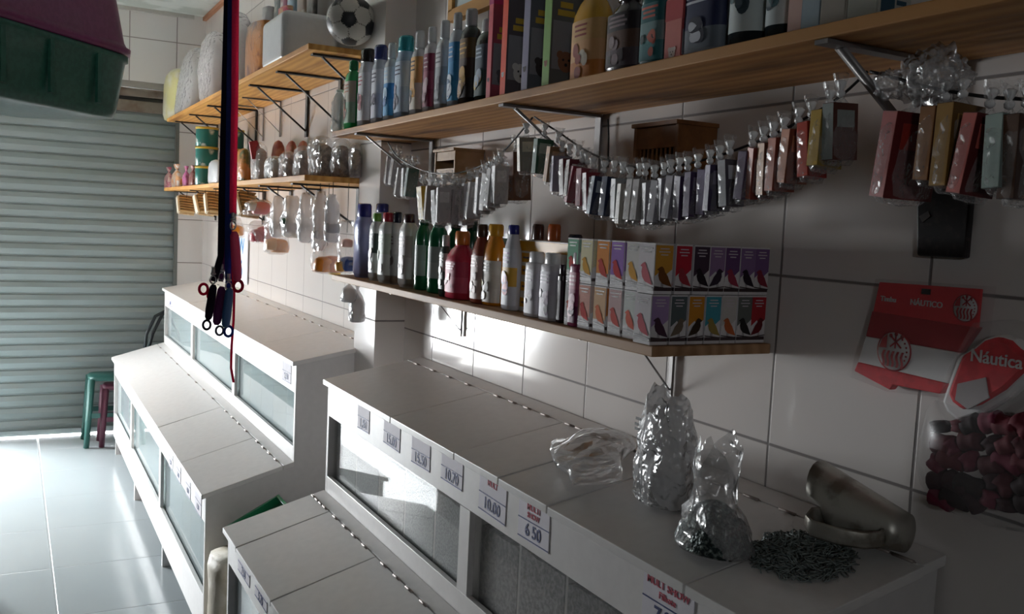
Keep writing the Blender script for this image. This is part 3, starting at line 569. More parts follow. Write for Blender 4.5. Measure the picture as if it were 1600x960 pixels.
# bird food boxes, two layers
def bird(mb, cx, z, s_, y, mi, mi2, axis='y', flip=1):
    def P(u, w_, off): return (cx + u * s_ * flip, y + off, z + w_ * s_) if axis == 'y' else (y - off, cx - u * s_ * flip, z + w_ * s_)
    body = [(-.9, -.8), (-.62, -.3), (-.42, .1), (-.12, .45), (.02, .75), (.22, .9), (.44, .82), (.72, .62), (.5, .52), (.56, .15), (.42, -.25), (.1, -.55), (-.3, -.66)]
    mb.add([P(u, w_, .0005) for u, w_ in body], [tuple(range(len(body)))], mi)
    for a, b_ in (((-.9, -.98), (.9, -.78)),): mb.add([P(a[0], a[1] - .06, .0005), P(b_[0], b_[1] - .06, .0005), P(b_[0], b_[1] + .04, .0005), P(a[0], a[1] + .04, .0005)], [(0, 1, 2, 3)], mi2)
    for lx in (0, .15): mb.add([P(lx, -.5, .0004), P(lx + .05, -.5, .0004), P(lx + .05, -.86, .0004), P(lx, -.86, .0004)], [(0, 1, 2, 3)], mi2)
HB = .083
def birdbox(x, y, lvl, wx, wy, front, face, fbird, sbird, label, wave=None):
    """front = colour of the aisle side (+y), face = colour of the end turned to the camera (-x)"""
    t = thing('bird_food_box', label, 'box', (x, y, ZL + .001 + lvl * (HB + .0012)), rnd.uniform(-.02, .02), 'bird food boxes stacked on the lower near shelf')
    q = MB(); q.box((0, 0, HB / 2), (wx, wy, HB), 0)
    q.box((0, wy / 2 + .0002, HB * .62), (wx * .96, .0005, HB * .70), 1); q.box((-wx / 2 - .0002, 0, HB * .62), (.0005, wy * .96, HB * .70), 2)
    wc = [(-wy * .48, HB * .27), (wy * .48, HB * .27), (wy * .48, HB * .36), (wy * .1, HB * .48), (-wy * .1, HB * .38), (-wy * .48, HB * .5)]
    q.add([(-wx / 2 - .0006, a, b_) for a, b_ in wc], [tuple(range(6))], 0)
    q.box((-wx / 2 - .0002, 0, HB * .1), (.0005, wy * .97, HB * .07), 5); q.box((0, wy / 2 + .0002, HB * .1), (wx * .97, .0005, HB * .07), 5)
    for j in range(3): q.box((-wx / 2 - .0006, 0, HB * (.9 - .06 * j)), (.0004, wy * (.5, .62, .4)[j], .0018), 6)
    for j in range(2): q.box((0, wy / 2 + .0006, HB * (.9 - .07 * j)), (wx * (.7, .5)[j], .0004, .0022), 5)
    bird(q, 0, HB * .38, min(wx * .5, HB * .26), wy / 2 + .0006, 3, 5, 'y')
    bird(q, 0, HB * .34, min(wy * .55, HB * .26), -wx / 2 - .0008, 4, 5, 'x', flip=rnd.choice((1, -1)))
    q.build('box', [mat('dedadb', .6, spec=.2), mat(front, .7, spec=.1), mat(face, .7, spec=.2), mat(fbird, .7, spec=.1), mat(sbird, .7, spec=.2), mat('3a2a2c', .5), mat('cfc4cc', .5)], t)
    return t
aisle = [((1.500, '7fb898', '8fb5a3', 'c0281c', 'mint green'), (1.452, 'e8e0b8', 'd6cda8', 'd89a0a', 'white with a yellow bird'), (1.398, 'e08a30', 'd69050', 'c02a14', 'orange with a red bird'), (1.352, '9468b8', '9a74b4', 'c41a24', 'lilac with a red bird'), (1.305, 'd9d6d2', 'b5aba2', 'd59a2e', 'white with yellow bird and orange band')),
         ((1.500, 'd8d6d6', 'd0c8c4', 'd05a40', 'white with a salmon bird'), (1.452, 'e0a89a', 'd4b8ac', 'c0281c', 'white and coral'), (1.400, 'e0b890', 'c97a3a', 'd86a3a', 'white with an orange edge'), (1.352, 'd8b8b8', 'b9b0b0', 'c84a40', 'white and red'), (1.305, 'd6dad6', 'c8ccc8', 'd2624c', 'white and pale green'))]
for lv, row in enumerate((aisle[1], aisle[0])):
    for i, (x, f1, f2, b1, nm) in enumerate(row):
        birdbox(x, .218, lv, .040, .055, f1, f2, b1, b1, 'bird food box on the shelf front, %s, %s row' % (nm, ('lower', 'upper')[lv]))
ends = [[(.231, 'a58ab8', '4a3040', 'purple with a dark bird', 'ceb9dc'), (.192, '5c6668', '7a6a5a', 'slate grey', 'ddd'), (.155, 'cf8a2c', '3c2e20', 'amber orange with a dark bird', ''), (.118, '4a9cac', 'a08a4a', 'turquoise blue', ''), (.083, 'c9c4bf', 'c2663a', 'white with an orange band', ''), (.048, '6c706c', '2e2a2a', 'grey green with a black bird', ''), (.016, 'b03038', '6a2026', 'deep red', '')],
        [(.229, 'd79c3c', '7a4a20', 'golden yellow with a brown bird', ''), (.188, 'c02a3c', 'a83a44', 'crimson red', ''), (.150, '4a3848', '2a2028', 'dark violet', ''), (.116, '96789e', '3a2c3c', 'lilac with a dark bird', ''), (.083, '6c4a78', 'a03c50', 'violet', ''), (.048, '8a6c98', '2e222e', 'light violet', ''), (.016, '7c5c8c', '8a3040', 'mauve', '')]]
for lv in (0, 1):
    for i, (y, c, b_, nm, _) in enumerate(ends[lv]):
        birdbox(1.245, y + .014, lv, .046, (.033 if y < .2 else .036), 'dcd6da', c, 'c4606a', b_, 'bird food box at the shelf end, %s, %s row' % (nm, ('lower', 'upper')[lv]))

# ------------------------------------------------------------ cords with hanging sachets in clear bags
def cord(name, pts, r, m, lab, grp=None):
    P3 = [at(*p[:2], y=p[2]) for p in pts]
    # smooth the path
    out = []
    for i in range(len(P3) - 1):
        a, b_, c, d = P3[max(i - 1, 0)], P3[i], P3[i + 1], P3[min(i + 2, len(P3) - 1)]
        for k in range(5):
            u = k / 5; out.append(.5 * ((2 * b_) + (c - a) * u + (2 * a - 5 * b_ + 4 * c - d) * u * u + (3 * b_ - a - 3 * c + d) * u ** 3))
    out.append(P3[-1]); o = MB().tube(out, r, 6).build(name, m); tag(o, lab, 'cord', grp); return o
CORDM = mat('1d1b1d', .6, key='black_cord')
YC = .17
cord('cord', [(835, 183, .17), (870, 205, .17), (930, 243, .17), (1010, 263, .17), (1100, 250, .17), (1200, 214, .17), (1300, 160, .17), (1355, 112, .17)], .0022, CORDM, 'long black cord sagging between two brackets and full of hanging sachets')
cord('cord', [(1360, 112, .17), (1400, 122, .17), (1450, 136, .17), (1530, 150, .17), (1600, 155, .17), (1680, 158, .17)], .0022, CORDM, 'black cord running off to the right above the big hanging cartons')
cord('cord', [(606, 222, .17), (622, 246, .17), (660, 266, .17), (700, 272, .17), (745, 262, .17), (785, 238, .17), (832, 184, .17)], .002, CORDM, 'black cord sagging beside the pilaster with white sachets hung in a cluster')
KNOT = None; BAGM = None
def make_bag(w_, d_, h, seed, flare=.018):
    """thin film bag: closed below, twisted at the neck, loose frill above"""
    r = random.Random(seed); n = 14; rows = [(0.0, -h - .010), (.75, -h - .008), (1.0, -h + .004), (1.02, -h * .6), (1.0, -h * .25), (.8, -.010), (.25, .004), (.12, .012), (.3, .020), (.55, .020 + flare)]
    vs = []; fs = []
    for i, (rr, z) in enumerate(rows):
        for k in range(n):
            q = 2 * pi * k / n; f = 1 + (.22 * (r.random() - .5) if i not in (0,) else 0); cxx = math.copysign(abs(cos(q)) ** .6, cos(q)); syy = math.copysign(abs(sin(q)) ** .6, sin(q))
            vs.append((rr * w_ / 2 * cxx * f + (r.random() - .5) * .002, rr * d_ / 2 * syy * f, z + (r.random() - .5) * .004))
    for i in range(len(rows) - 1):
        for k in range(n): fs.append((i * n + k, i * n + (k + 1) % n, (i + 1) * n + (k + 1) % n, (i + 1) * n + k))
    q = MB(); q.add(vs, fs, 0, True); return q
def crumple(name, label, c, r, seed, m, cat='plastic bag', sx=1, sy=1, sz=1, amp=.45, sub=4):
    b = bmesh.new(); bmesh.ops.create_icosphere(b, subdivisions=sub, radius=1); off = Vector((seed * 3.1, seed * 1.7, seed))
    for v in b.verts:
        d = v.co.normalized(); k = 1 + amp * (noise.noise(d * 2.2 + off) + .5 * noise.noise(d * 6 + off)); k *= 1 - .25 * abs(noise.noise(d * 4 + off))
        v.co = Vector((d.x * sx, d.y * sy, d.z * sz)) * r * k
    me = bpy.data.meshes.new(name); b.to_mesh(me); b.free()
    for p in me.polygons: p.use_smooth = True
    me.materials.append(m); o = bpy.data.objects.new(name, me); COL.objects.link(o); o.location = c
    if label: tag(o, label, cat)
    return o
bagcache = {}
def sachet(px, py, col, edge, label, grp, tilt=0, w_=.0165, d_=.04, h=.074, y=.185, yaw=0, milky=False, cat='sachet'):
    p = at(px, py, y=y)
    t = thing('hanging_sachet', label, cat, (p.x, y - d_ / 2 + .012, p.z), 0, grp, rot=(rnd.uniform(-.10, .10), radians(tilt + rnd.uniform(-3, 3)), rnd.uniform(-.25, .15)))
    q = MB(); q.box((0, 0, -h / 2 - .002), (w_, d_, h), 0); q.box((0, d_ / 2 + .0002, -h / 2 - .002), (w_ * .97, .0006, h * .98), 1); q.box((-w_ / 2 - .0003, 0, -h * .3), (.0005, d_ * .7, h * .3), 1)
    q.build('carton', [mat(col, .5), mat(edge, .45)], t, bevel=.0008)
    if milky:
        if 'frill' not in bagcache: bagcache['frill'] = crumple('frill', None, (0, 0, .016), .013, 77, FILMX, sz=.8, sub=3); bagcache['frill'].parent = t
        else: copy_part(bagcache['frill'], t)
    k = (round(w_, 3), round(d_, 3), round(h, 3), rnd.randrange(3))
    if k not in bagcache:
        o = make_bag(w_ + .003, d_ + .006, h, sum(map(ord, str(k)))).build('plastic_bag', FILMT, t, recalc=False); bagcache[k] = o
    else: copy_part(bagcache[k], t)
    if 'knot' not in bagcache:
        bagcache['knot'] = MB().lathe([(.002, 0), (.0065, .003), (.007, .007), (.003, .011), (.006, .015), (.009, .021), (.004, .024)], n=9, pw=1.4).build('knot', film('knot_film', tint='ffffff', clear=.12, gloss=.3, rough=.3, scale=90), t, loc=(0, 0, .006))
    else: copy_part(bagcache['knot'], t)
    return t
G1, G2, G3 = 'sachets hung on the long sagging cord', 'cartons hung on the right hand cord', 'white sachets hung beside the pilaster'
ordn = ['first', 'second', 'third', 'fourth', 'fifth', 'sixth', 'seventh', 'eighth', 'ninth', 'tenth', 'eleventh', 'twelfth', 'thirteenth', 'fourteenth', 'fifteenth', 'sixteenth', 'seventeenth', 'eighteenth', 'nineteenth', 'twentieth', 'twenty first', 'twenty second', 'twenty third', 'twenty fourth', 'twenty fifth', 'twenty sixth', 'twenty seventh', 'twenty eighth', 'twenty ninth', 'thirtieth', 'thirty first', 'thirty second', 'thirty third']
W_, LP, MV, PK = 'dedcdc', '9c8fa8', '5c4a66', 'c79090'
main = [(818, 213, '8a7f72', 'd9ccb4', 'cream edged', 0), (845, 216, '2c5a48', '9db0a6', 'green', 2), (866, 228, '8a6a4a', 'c79a72', 'tan', -9), (873, 242, '8a8494', 'a7a1b4', 'grey lilac', -5), (885, 247, '6a2c34', 'd6d0cc', 'cream with maroon face', 3), (897, 249, '6a2430', 'ddd6d2', 'white with maroon face', 4),
 (903, 259, '8a3040', 'c78c94', 'pink, tilted', -9), (912, 262, 'a0505c', 'd0a0a6', 'pink, upright', 0), (922, 268, '8c3440', 'e2dcdc', 'white with red face', 3), (937, 275, '2a3450', 'b6bfc9', 'white edged dark blue', 0), (953, 275, '262e48', '3c4868', 'dark blue', 0), (968, 277, '9aa0a4', 'e6e6e6', 'pure white', 0), (978, 286, 'a09a90', 'ece8e0', 'ivory white', 1),
 (992, 280, 'b0aaa6', 'e2e0de', 'white', 1), (1002, 280, 'a8a2a0', 'e6e2e2', 'white and hanging straight', 0), (1017, 284, 'a19aa0', 'e9e7e9', 'bright white', 1), (1030, 280, '96929a', 'd4d2d8', 'pale grey', -4), (1042, 276, '8e8a92', 'cfcdd3', 'pale grey, tilted', -6), (1054, 273, '8a8690', 'cbc8d0', 'pale grey with film sheen', -5),
 (1068, 272, '4a3a58', 'c9c4d0', 'white edged purple', -9), (1084, 268, '473658', '8a7f96', 'dark purple', 0), (1103, 262, '4a3a60', 'a49ab8', 'lilac edged purple', -5), (1118, 256, '3e3452', '7c728e', 'dusky purple', 0), (1135, 248, '54505a', 'd0d2d6', 'white, tilted the other way', 7), (1168, 235, '5a4e66', '9a90a6', 'greyish lilac', -2),
 (1186, 228, '7a2c20', 'c8735a', 'orange, tilted', -9), (1202, 221, '6a3a28', 'd0a078', 'tan and brown', -2), (1218, 214, '8a3e2c', 'b8674c', 'rust orange', -3), (1240, 200, '7c4430', 'c47c56', 'orange brown in a baggy film', -5), (1262, 190, '9a2a20', 'd4523e', 'bright red', 5), (1285, 172, '8c7430', 'd8b458', 'yellow', 0), (1303, 158, '5a2e24', '9aa29e', 'grey edged brown printed', 1)]
for i, (px, py, c, e, nm, tl) in enumerate(main):
    big = px > 1180
    sachet(px, py, c, e, '%s bagged sachet, %s from left on the long cord' % (nm, ordn[i]), G1, tl, w_=.0165 if px < 1180 else .019, h=.074 if not big else .078, d_=.04 if px < 1280 else .05, y=.187)
left = [(611, 244, W_, 0), (619, 246, W_, 2), (628, 262, W_, 0), (635, 262, W_, 0), (643, 262, '4a6a62', 4), (660, 290, 'c29c2c', -4), (674, 290, '8c7a70', -3), (682, 296, W_, -3), (691, 292, W_, 2), (700, 288, W_, 0), (706, 292, W_, 3), (714, 296, W_, 0), (722, 296, W_, -2), (731, 286, 'c9c7cb', 0), (741, 284, W_, 0), (753, 276, W_, 4), (763, 270, W_, 4), (771, 264, W_, 0), (779, 258, W_, 3)]
for i, (px, py, e, tl) in enumerate(left):
    yy = .10 if px < 650 else (.225 if px < 700 else .185)
    nm = {'4a6a62': 'dark teal', 'c29c2c': 'mustard yellow', '8c7a70': 'brownish', 'c9c7cb': 'pale grey'}.get(e, 'white')
    sachet(px, py, e if nm != 'white' else 'b9b6b8', e, '%s bagged sachet, %s from left on the short cord' % (nm, ordn[i]), G3, -tl, w_=.026 if nm in ('mustard yellow',) else .018, d_=.035, h=.088, y=yy, milky=True)
t = sachet(800, 236, '6a4630', '8c5a3c', 'brown cardboard packet hanging at the right end of the short cord', 'packets hung by the short cord', 0, w_=.045, d_=.05, h=.115, y=.13)
right = [(1409, 172, '6a1a1c', '9a2c24', 'd8606a', .028, .075, .11, 8, 'large red, orange and grey carton, leftmost on the right hand cord'),
 (1462, 164, '70401c', '9a6a3c', '', .022, .055, .09, 4, 'brown carton in wrinkled film beside the large red one'), (1490, 160, '6a4a1c', 'a8803c', '', .024, .055, .10, 0, 'amber yellow carton on the right hand cord'),
 (1532, 176, '5a1c1c', 'bc5a50', '', .022, .05, .095, 3, 'coral red carton on the right hand cord'), (1565, 178, '7c8a86', 'b4c8c0', '', .022, .05, .085, -4, 'pale mint carton hanging tilted near the right edge'), (1592, 176, '3c241c', '5c4030', '', .022, .05, .095, 0, 'dark brown carton, last on the right hand cord')]
for px, py, c, e, _, w_, d_, h, tl, nm in right: sachet(px, py, c, e, nm, G2, -tl, w_=w_, d_=d_, h=h, y=.19)
# loose crumpled film tied to the right bracket
for i, (px, py, r) in enumerate(((1390, 132, .018), (1440, 122, .03), (1468, 118, .034))):
    crumple('plastic_bag', 'crumpled clear plastic bag tied to the right hand cord, ' + ('small and nearest the bracket', 'middle of the three', 'largest of the three')[i], at(px, py, y=.12 if i == 1 else .17) , r, i + 3, FILML, sz=1.1)

# wooden nest boxes hung on the wall
def nestbox(x0, x1, d, z0, z1, m, lab, slats=True):
    t = thing('nest_box', lab, 'nest box', ((x0 + x1) / 2, 0, z0), 0, 'wooden nest boxes hung on the wall'); w_, h = x1 - x0, z1 - z0; q = MB(); th = .008
    q.box((-w_ / 2 + th / 2, d / 2 + .002, h / 2), (th, d, h)); q.box((w_ / 2 - th / 2, d / 2 + .002, h / 2), (th, d, h)); q.box((0, d / 2 + .002, th / 2), (w_ - 2 * th, d, th)); q.box((0, .006, h / 2), (w_ - 2 * th, .008, h - th))
    q.build('case', m, t, bevel=.001)
    MB().box((0, d / 2 + .004, h + .004), (w_ * 1.03, d + .008, th)).build('roof', m, t, bevel=.001)
    MB().box((0, d - .004, h * .86), (w_ - 2 * th, .007, h * .26)).build('front_board', m, t); MB().box((0, d - .004, .03), (w_ - 2 * th, .007, .03)).build('sill_board', m, t)
    if slats:
        for k in range(9): MB().box((-w_ / 2 + .016 + (w_ - .032) * k / 8, d - .004, h * .42), (.003, .003, h * .66)).build('slat', m, t)
    return t
NBM = mat('8e5c30', .6, c2='774a24', scale=14, key='nest_box_wood'); NBM2 = mat('a98a68', .6, c2='97764f', scale=14, key='pale_nest_box_wood')
xb = at(1115, 225, y=.01).x; db = at(1060, 225, x=xb).y; xe = at(991, 225, y=db).x
nestbox(xb, xe, db, 1.60, at(1060, 193, x=xb).z, NBM, 'brown wooden nest box with a slatted front, behind the long cord')
xb = at(752, 250, y=.01).x; db = at(712, 250, x=xb).y; xe = at(680, 250, y=db).x
nestbox(xb, xe, db, 1.66, at(712, 235, x=xb).z, NBM2, 'pale wooden nest box behind the short cord of white sachets', False)
o = MB().tube([at(950, 186, y=.01), at(951, 215, y=.008), at(950, 262, y=.008)], .002, 6).build('wire', CORDM); tag(o, 'thin dark wire hanging down the tiles from the middle bracket', 'wire')

# ------------------------------------------------------------ things hung on the wall at the right
def wallpoly(mb, pix, y0, y1, m):
    pts = [at(a, b_, y=y1) for a, b_ in pix]; n = len(pts)
    c = sum(pts, Vector()) / n
    vs = [(p.x, y0, p.z) for p in pts] + [(c.x + (p.x - c.x) * 1.0, y1, c.z + (p.z - c.z) * 1.0) for p in pts]
    mb.add(vs, [tuple(range(n)), tuple(range(2 * n - 1, n - 1, -1))] + [(i, i + n, (i + 1) % n + n, (i + 1) % n) for i in range(n)], m); return c
RED = mat('e02430', .7, c2='cc1c28', scale=50, key='red_cloth'); REDD = mat('b01f28', .7); WCL = mat('f4f2f2', .7, key='white_cloth')
t = thing('pet_shirt_pack', 'folded red and white pet shirt with round crest, bagged on the wall', 'pet shirt')
q = MB(); wallpoly(q, [(1374, 441), (1533, 452), (1527, 514), (1364, 487)], .012, .017, 0); q.build('header_card', mat('e03038', .7), t, bevel=.001)
q = MB(); wallpoly(q, [(1362, 486), (1528, 512), (1500, 552), (1352, 526)], .005, .018, 1); wallpoly(q, [(1352, 526), (1500, 552), (1482, 600), (1340, 566)], .005, .020, 2); wallpoly(q, [(1340, 566), (1482, 600), (1468, 616), (1396, 602), (1390, 610), (1334, 580)], .005, .019, 0)
q.build('folded_shirt', [RED, REDD, WCL], t, bevel=.002)
def crest(cx, cy, rpx, parent, y):
    c = at(cx, cy, y=y); r = rpx * depth(c) / F * 1.1; q = MB()
    def disc(rr, off, m, sx_=1): q.lathe([(rr, 0), (rr, .0006)], n=32, m=m, M=Matrix.Translation((c.x, y + off, c.z)) @ Matrix.Rotation(-pi / 2, 4, 'X') @ Matrix.Diagonal((sx_, 1, 1, 1)))
    disc(r, 0, 0); disc(r * .92, .0006, 1)
    tf = lambda u, v, off=.0022: (c.x - u * r, y + off, c.z + v * r)     # u to the right in view
    for k in range(5):
        u0 = -.62 + k * .27; pts = []
        for s_ in range(7): v = -.78 + s_ * .13; pts.append(tf(u0 + .05 * sin(s_ * 1.2), v))
        pts2 = [tf(u0 + .14 + .05 * sin(s_ * 1.2), -.78 + s_ * .13) for s_ in range(6, -1, -1)]
        q.add(pts + pts2, [tuple(range(14))], 0)
    q.add([tf(-.85, .1), tf(-.4, .12), (tf(-.4, .8)), tf(-.7, .55)], [(0, 1, 2, 3)], 0)
    for a, b_ in (((-.2, .2), (.45, .75)), ((.45, .2), (-.2, .75)), ((.1, .15), (.1, .85))):
        d = Vector((b_[0] - a[0], b_[1] - a[1])).normalized() * .045; nrm = Vector((-d.y, d.x))
        q.add([tf(a[0] + nrm.x, a[1] + nrm.y, .0024), tf(b_[0] + nrm.x, b_[1] + nrm.y, .0024), tf(b_[0] - nrm.x, b_[1] - nrm.y, .0024), tf(a[0] - nrm.x, a[1] - nrm.y, .0024)], [(0, 1, 2, 3)], 0)
        q.lathe([(.1 * r, 0), (.1 * r, .0006)], n=10, m=0, M=Matrix.Translation(tf(b_[0], b_[1], .0018)) @ Matrix.Rotation(-pi / 2, 4, 'X'))
    for k in range(6): an = -.5 + k * .28; q.lathe([(.05 * r, 0), (.05 * r, .0006)], n=6, m=0, M=Matrix.Translation(tf(.78 * cos(an), .78 * sin(an), .0018)) @ Matrix.Rotation(-pi / 2, 4, 'X'))
    q.build('crest', [mat('b5242c', .5), mat('dad6d6', .5)], parent)
crest(1397, 549, 29, t, .0205); crest(1509, 482, 20, t, .0175)
def walltext(s_, px, py, size, m, parent, y, ang, name='lettering'):
    p = at(px, py, y=y); return text(s_, size, m, parent, p, (pi / 2, 0, pi), name)
WT_ = mat('d8d2d2', .6, key='white_print')
o = walltext('NÁUTICO', 1447, 475, .012, WT_, t, .0178, 0); o = walltext('Timbu', 1388, 468, .011, WT_, t, .0178, 0)
MB().box((at(1447, 456, y=.018).x, .018, at(1447, 456, y=.018).z), (.014, .002, .008)).build('hang_hole', BLACK, t)
q = MB(); wallpoly(q, [(1368, 436), (1540, 448), (1530, 530), (1500, 600), (1474, 622), (1385, 612), (1330, 590), (1334, 560), (1352, 500)], .003, .026, 0); q.build('plastic_bag', FILMF, t, recalc=True)
# heart pillow
t = thing('heart_toy', 'red heart shaped toy with white edge and lettering hanging in a bag at the right', 'pet toy')
hp = [(1600, 545), (1585, 530), (1560, 522), (1535, 530), (1518, 545), (1497, 556), (1488, 578), (1478, 605), (1470, 628), (1478, 645), (1496, 660), (1530, 650), (1575, 622), (1610, 588), (1622, 560)]
q = MB(); wallpoly(q, hp, .010, .032, 0); o = q.build('white_rim', WCL, t, bevel=.006)
cxp = sum(p[0] for p in hp) / len(hp); cyp = sum(p[1] for p in hp) / len(hp)
q = MB(); wallpoly(q, [(cxp + (a - cxp) * .86, cyp - 6 + (b_ - cyp) * .84) for a, b_ in hp], .012, .037, 0); o = q.build('red_front', RED, t, bevel=.006)
q = MB(); wallpoly(q, [(1496, 600), (1540, 590), (1545, 622), (1512, 640), (1492, 625)], .03, .0385, 0); q.build('white_patch', mat('bdb4b4', .7), t)
walltext('Náutica', 1556, 562, .024, WT_, t, .039, 0)
q = MB(); wallpoly(q, [(1520, 505), (1560, 500), (1625, 520), (1640, 570), (1600, 620), (1530, 665), (1480, 664), (1464, 630), (1480, 580)], .006, .045, 0); q.build('plastic_bag', FILMF, t)
# bag of dark pink toys
t = thing('bag_of_toys', 'clear bag of maroon and pink rubber toys hanging at the lower right', 'bag')
r_ = random.Random(5)
for k in range(30):
    px, py = 1468 + 28 * (k % 6), 664 + 30 * (k // 6); p = at(px + r_.uniform(-8, 8), py + r_.uniform(-6, 6), y=.035)
    c = r_.choice(('5a1826', '6e1c2c', '3a1420', '7c2440', '2a1218')); q = MB(); L_ = r_.uniform(.014, .02); an = r_.uniform(0, pi)
    a = Vector((cos(an), 0, sin(an) * .5)) * L_
    q.tube([p - a * 1.2, p - a * .9, p - a * .4, p, p + a * .4, p + a * .9, p + a * 1.2], [.008, .015, .014, .013, .014, .015, .008], 12); q.build('toy', mat(c, .75), t)
q = MB(); n = 20; rows = [(642, 60, .012), (660, 72, .035), (700, 82, .055), (745, 86, .06), (785, 80, .055), (806, 60, .03), (812, 40, .012)]
vs = []; fs = []
for i, (py, hw, th) in enumerate(rows):
    c = at(1530, py, y=.035); hwm = hw * depth(c) / F * 1.25
    for k in range(n):
        an = 2 * pi * k / n; vs.append((c.x + cos(an) * hwm * (1 + .1 * r_.uniform(-1, 1)), .036 + sin(an) * th * .5, c.z + r_.uniform(-.004, .004)))
for i in range(len(rows) - 1):
    for k in range(n): fs.append((i * n + k, i * n + (k + 1) % n, (i + 1) * n + (k + 1) % n, (i + 1) * n + k))
q.add(vs, fs, 0, True); q.build('plastic_bag', FILMF, t)
t = thing('hanging_packet', 'black packet with a torn sticker hanging on the tiles above the red shirt', 'packet')
q = MB(); wallpoly(q, [(1432, 287), (1518, 290), (1508, 404), (1432, 400)], .004, .016, 0); q.build('pouch', mat('1e1b1c', .45, c2='32292a', scale=90, thr=.58), t, bevel=.003)
q = MB(); wallpoly(q, [(1436, 338), (1450, 330), (1454, 338), (1441, 348)], .016, .0168, 0); q.build('sticker', mat('6c6866', .6), t)


# ------------------------------------------------------------ goods on the far shelves
def sackmesh(w_, d_, H, seed, prof, n=28, amp=.06, lean=(0, 0)):
    vs = []; fs = []; off = Vector((seed * 2.3, seed * .7, seed * 1.1))
    R = len(prof)
    for i, (r, zt) in enumerate(prof):
        for k in range(n):
            q = 2 * pi * k / n; cx = math.copysign(abs(cos(q)) ** .75, cos(q)); sy = math.copysign(abs(sin(q)) ** .75, sin(q))
            v = Vector((r * w_ / 2 * cx, r * d_ / 2 * sy, zt * H)); nn = noise.noise(v * (4 / max(w_, .05)) * .5 + off) + .6 * noise.noise(v * (9 / max(w_, .05)) * .5 + off)
            f = 1 + amp * 2.2 * nn
            vs.append((v.x * f + lean[0] * zt * H, v.y * f + lean[1] * zt * H, max(0.0005 if i < 2 else 0, v.z + (amp * .5 * nn * H * .3 if i > 1 else 0))))
    for i in range(R - 1):
        for k in range(n): fs.append((i * n + k, i * n + (k + 1) % n, (i + 1) * n + (k + 1) % n, (i + 1) * n + k))
    fs.append(tuple(range(n - 1, -1, -1))); fs.append(tuple((R - 1) * n + k for k in range(n)))
    q = MB(); q.add(vs, fs, 0, True); return q
PF = {'pillow': [(.7, 0), (.92, .03), (1, .12), (1.03, .3), (1.02, .5), (.98, .7), (.85, .86), (.55, .96), (.15, 1)],
      'tied': [(.7, 0), (.92, .03), (1, .12), (1.03, .3), (.98, .45), (.8, .6), (.35, .72), (.18, .78), (.4, .86), (.55, .95), (.6, 1)],
      'packet': [(.9, 0), (1, .02), (1.02, .15), (1.02, .5), (1.0, .8), (.95, .92), (.9, .93), (.92, 1)],
      'hang': [(.5, 0), (.92, .05), (1, .2), (.97, .45), (.92, .68), (.82, .84), (.66, .93), (.5, 1)],
      'slab': [(.9, 0), (1, .03), (1.01, .3), (1.01, .7), (1, .93), (.94, 1)]}
def sack(name, label, cat, px0, px1, yt, yb_, zs, y, outer, inner=None, d=None, kind='pillow', amp=.06, grp=None, fill=.6, seed=1, parts=('plastic_bag', 'contents'), lean=(0, 0), extra=None, rz=0):
    cx = (px0 + px1) / 2; x = at(cx, (yt + yb_) / 2, y=y).x; H = max(.03, at(cx, yt, x=x).z - zs); wm = (px1 - px0) * depth((x, y, zs)) / F
    th = math.atan2(CAM.y - y, x); d = min(d or 9, wm * .85)
    w_ = wm  # size across the view
    wx = min(.45, max(.03, (wm - d * cos(th) * .6) / max(sin(th), .2))) if d < wm else wm
    x = min(x, 6.765 - wx * .56) if zs > 2 or x < 6.3 else min(x, 6.72)
    t = thing(name, label, cat, (x, y, zs + .0005), rz, grp)
    dy = min(d, 2 * y - .02, (.30 - y) * 2 + .06)
    if inner is not None: sackmesh(wx * .93, dy * .93, H * fill, seed, PF['pillow' if kind != 'slab' else 'slab'], amp=amp, lean=lean).build(parts[1], inner, t, loc=(0, 0, .002))
    sackmesh(wx, dy, H, seed, PF[kind], amp=amp, lean=lean).build(parts[0], outer, t, recalc=True)
    return t
ZA, ZB = 2.135, 1.692
WHB = mat('dfe1e4', .35, coat=.3, bump=.3, bscale=18, key='white_plastic_sack')
sack('yellow_bag', 'pale yellow plastic bag bulging over the far end of the high shelf', 'bag', 247, 290, 116, 186, ZA, .22, mat('e6e0a0', .35, bump=.3, bscale=15, c2='f0eed6', scale=7, coat=.3), d=.2, seed=2)
sack('white_sack', 'big bulging white sack next to the yellow bag on the high shelf', 'sack', 273, 318, 74, 164, ZA, .20, FILMW, mat('d9dbe0', .6, c2='cfe0dc', scale=9), d=.24, fill=.8, seed=3, lean=(0, -.1))
sack('clear_sack', 'tall clear sack with pinkish folds behind the leashes on the high shelf', 'sack', 312, 356, 50, 148, ZA, .20, FILMW, mat('c9bcbf', .6, c2='dfdedf', scale=9), d=.22, fill=.85, seed=4)
sack('clear_sack', 'tall crinkled clear sack between the leashes and the orange packet', 'sack', 352, 392, 20, 130, ZA, .19, FILMW, mat('b9b4b4', .6, c2='d3d3d6', scale=9), d=.2, fill=.8, seed=5)
sack('snack_packet', 'orange brown packet with a red top edge on the high shelf', 'packet', 384, 428, 40, 117, ZA, .22, mat('b8722c', .3, coat=.5, c2='7a3a20', scale=14, thr=.55, bump=.4, bscale=30), d=.09, kind='packet', seed=6, amp=.03)
MB().box((0, 0, 0), (.10, .07, .012)).build('header', mat('b03048', .4), bpy.data.objects['snack_packet'], loc=(0, 0, .205))
sack('pink_packet', 'small pink topped packet standing behind the white package', 'packet', 434, 458, 13, 60, ZA + .0, .135, mat('d8607a', .4, c2='e6b890', scale=20, thr=.5, bump=.3), d=.05, kind='packet', seed=8, amp=.03)
x_ = at(470, 60, y=.16).x; t = thing('white_package', 'large bright white wrapped package left of the football', 'package', (x_, .165, ZA + .0005))
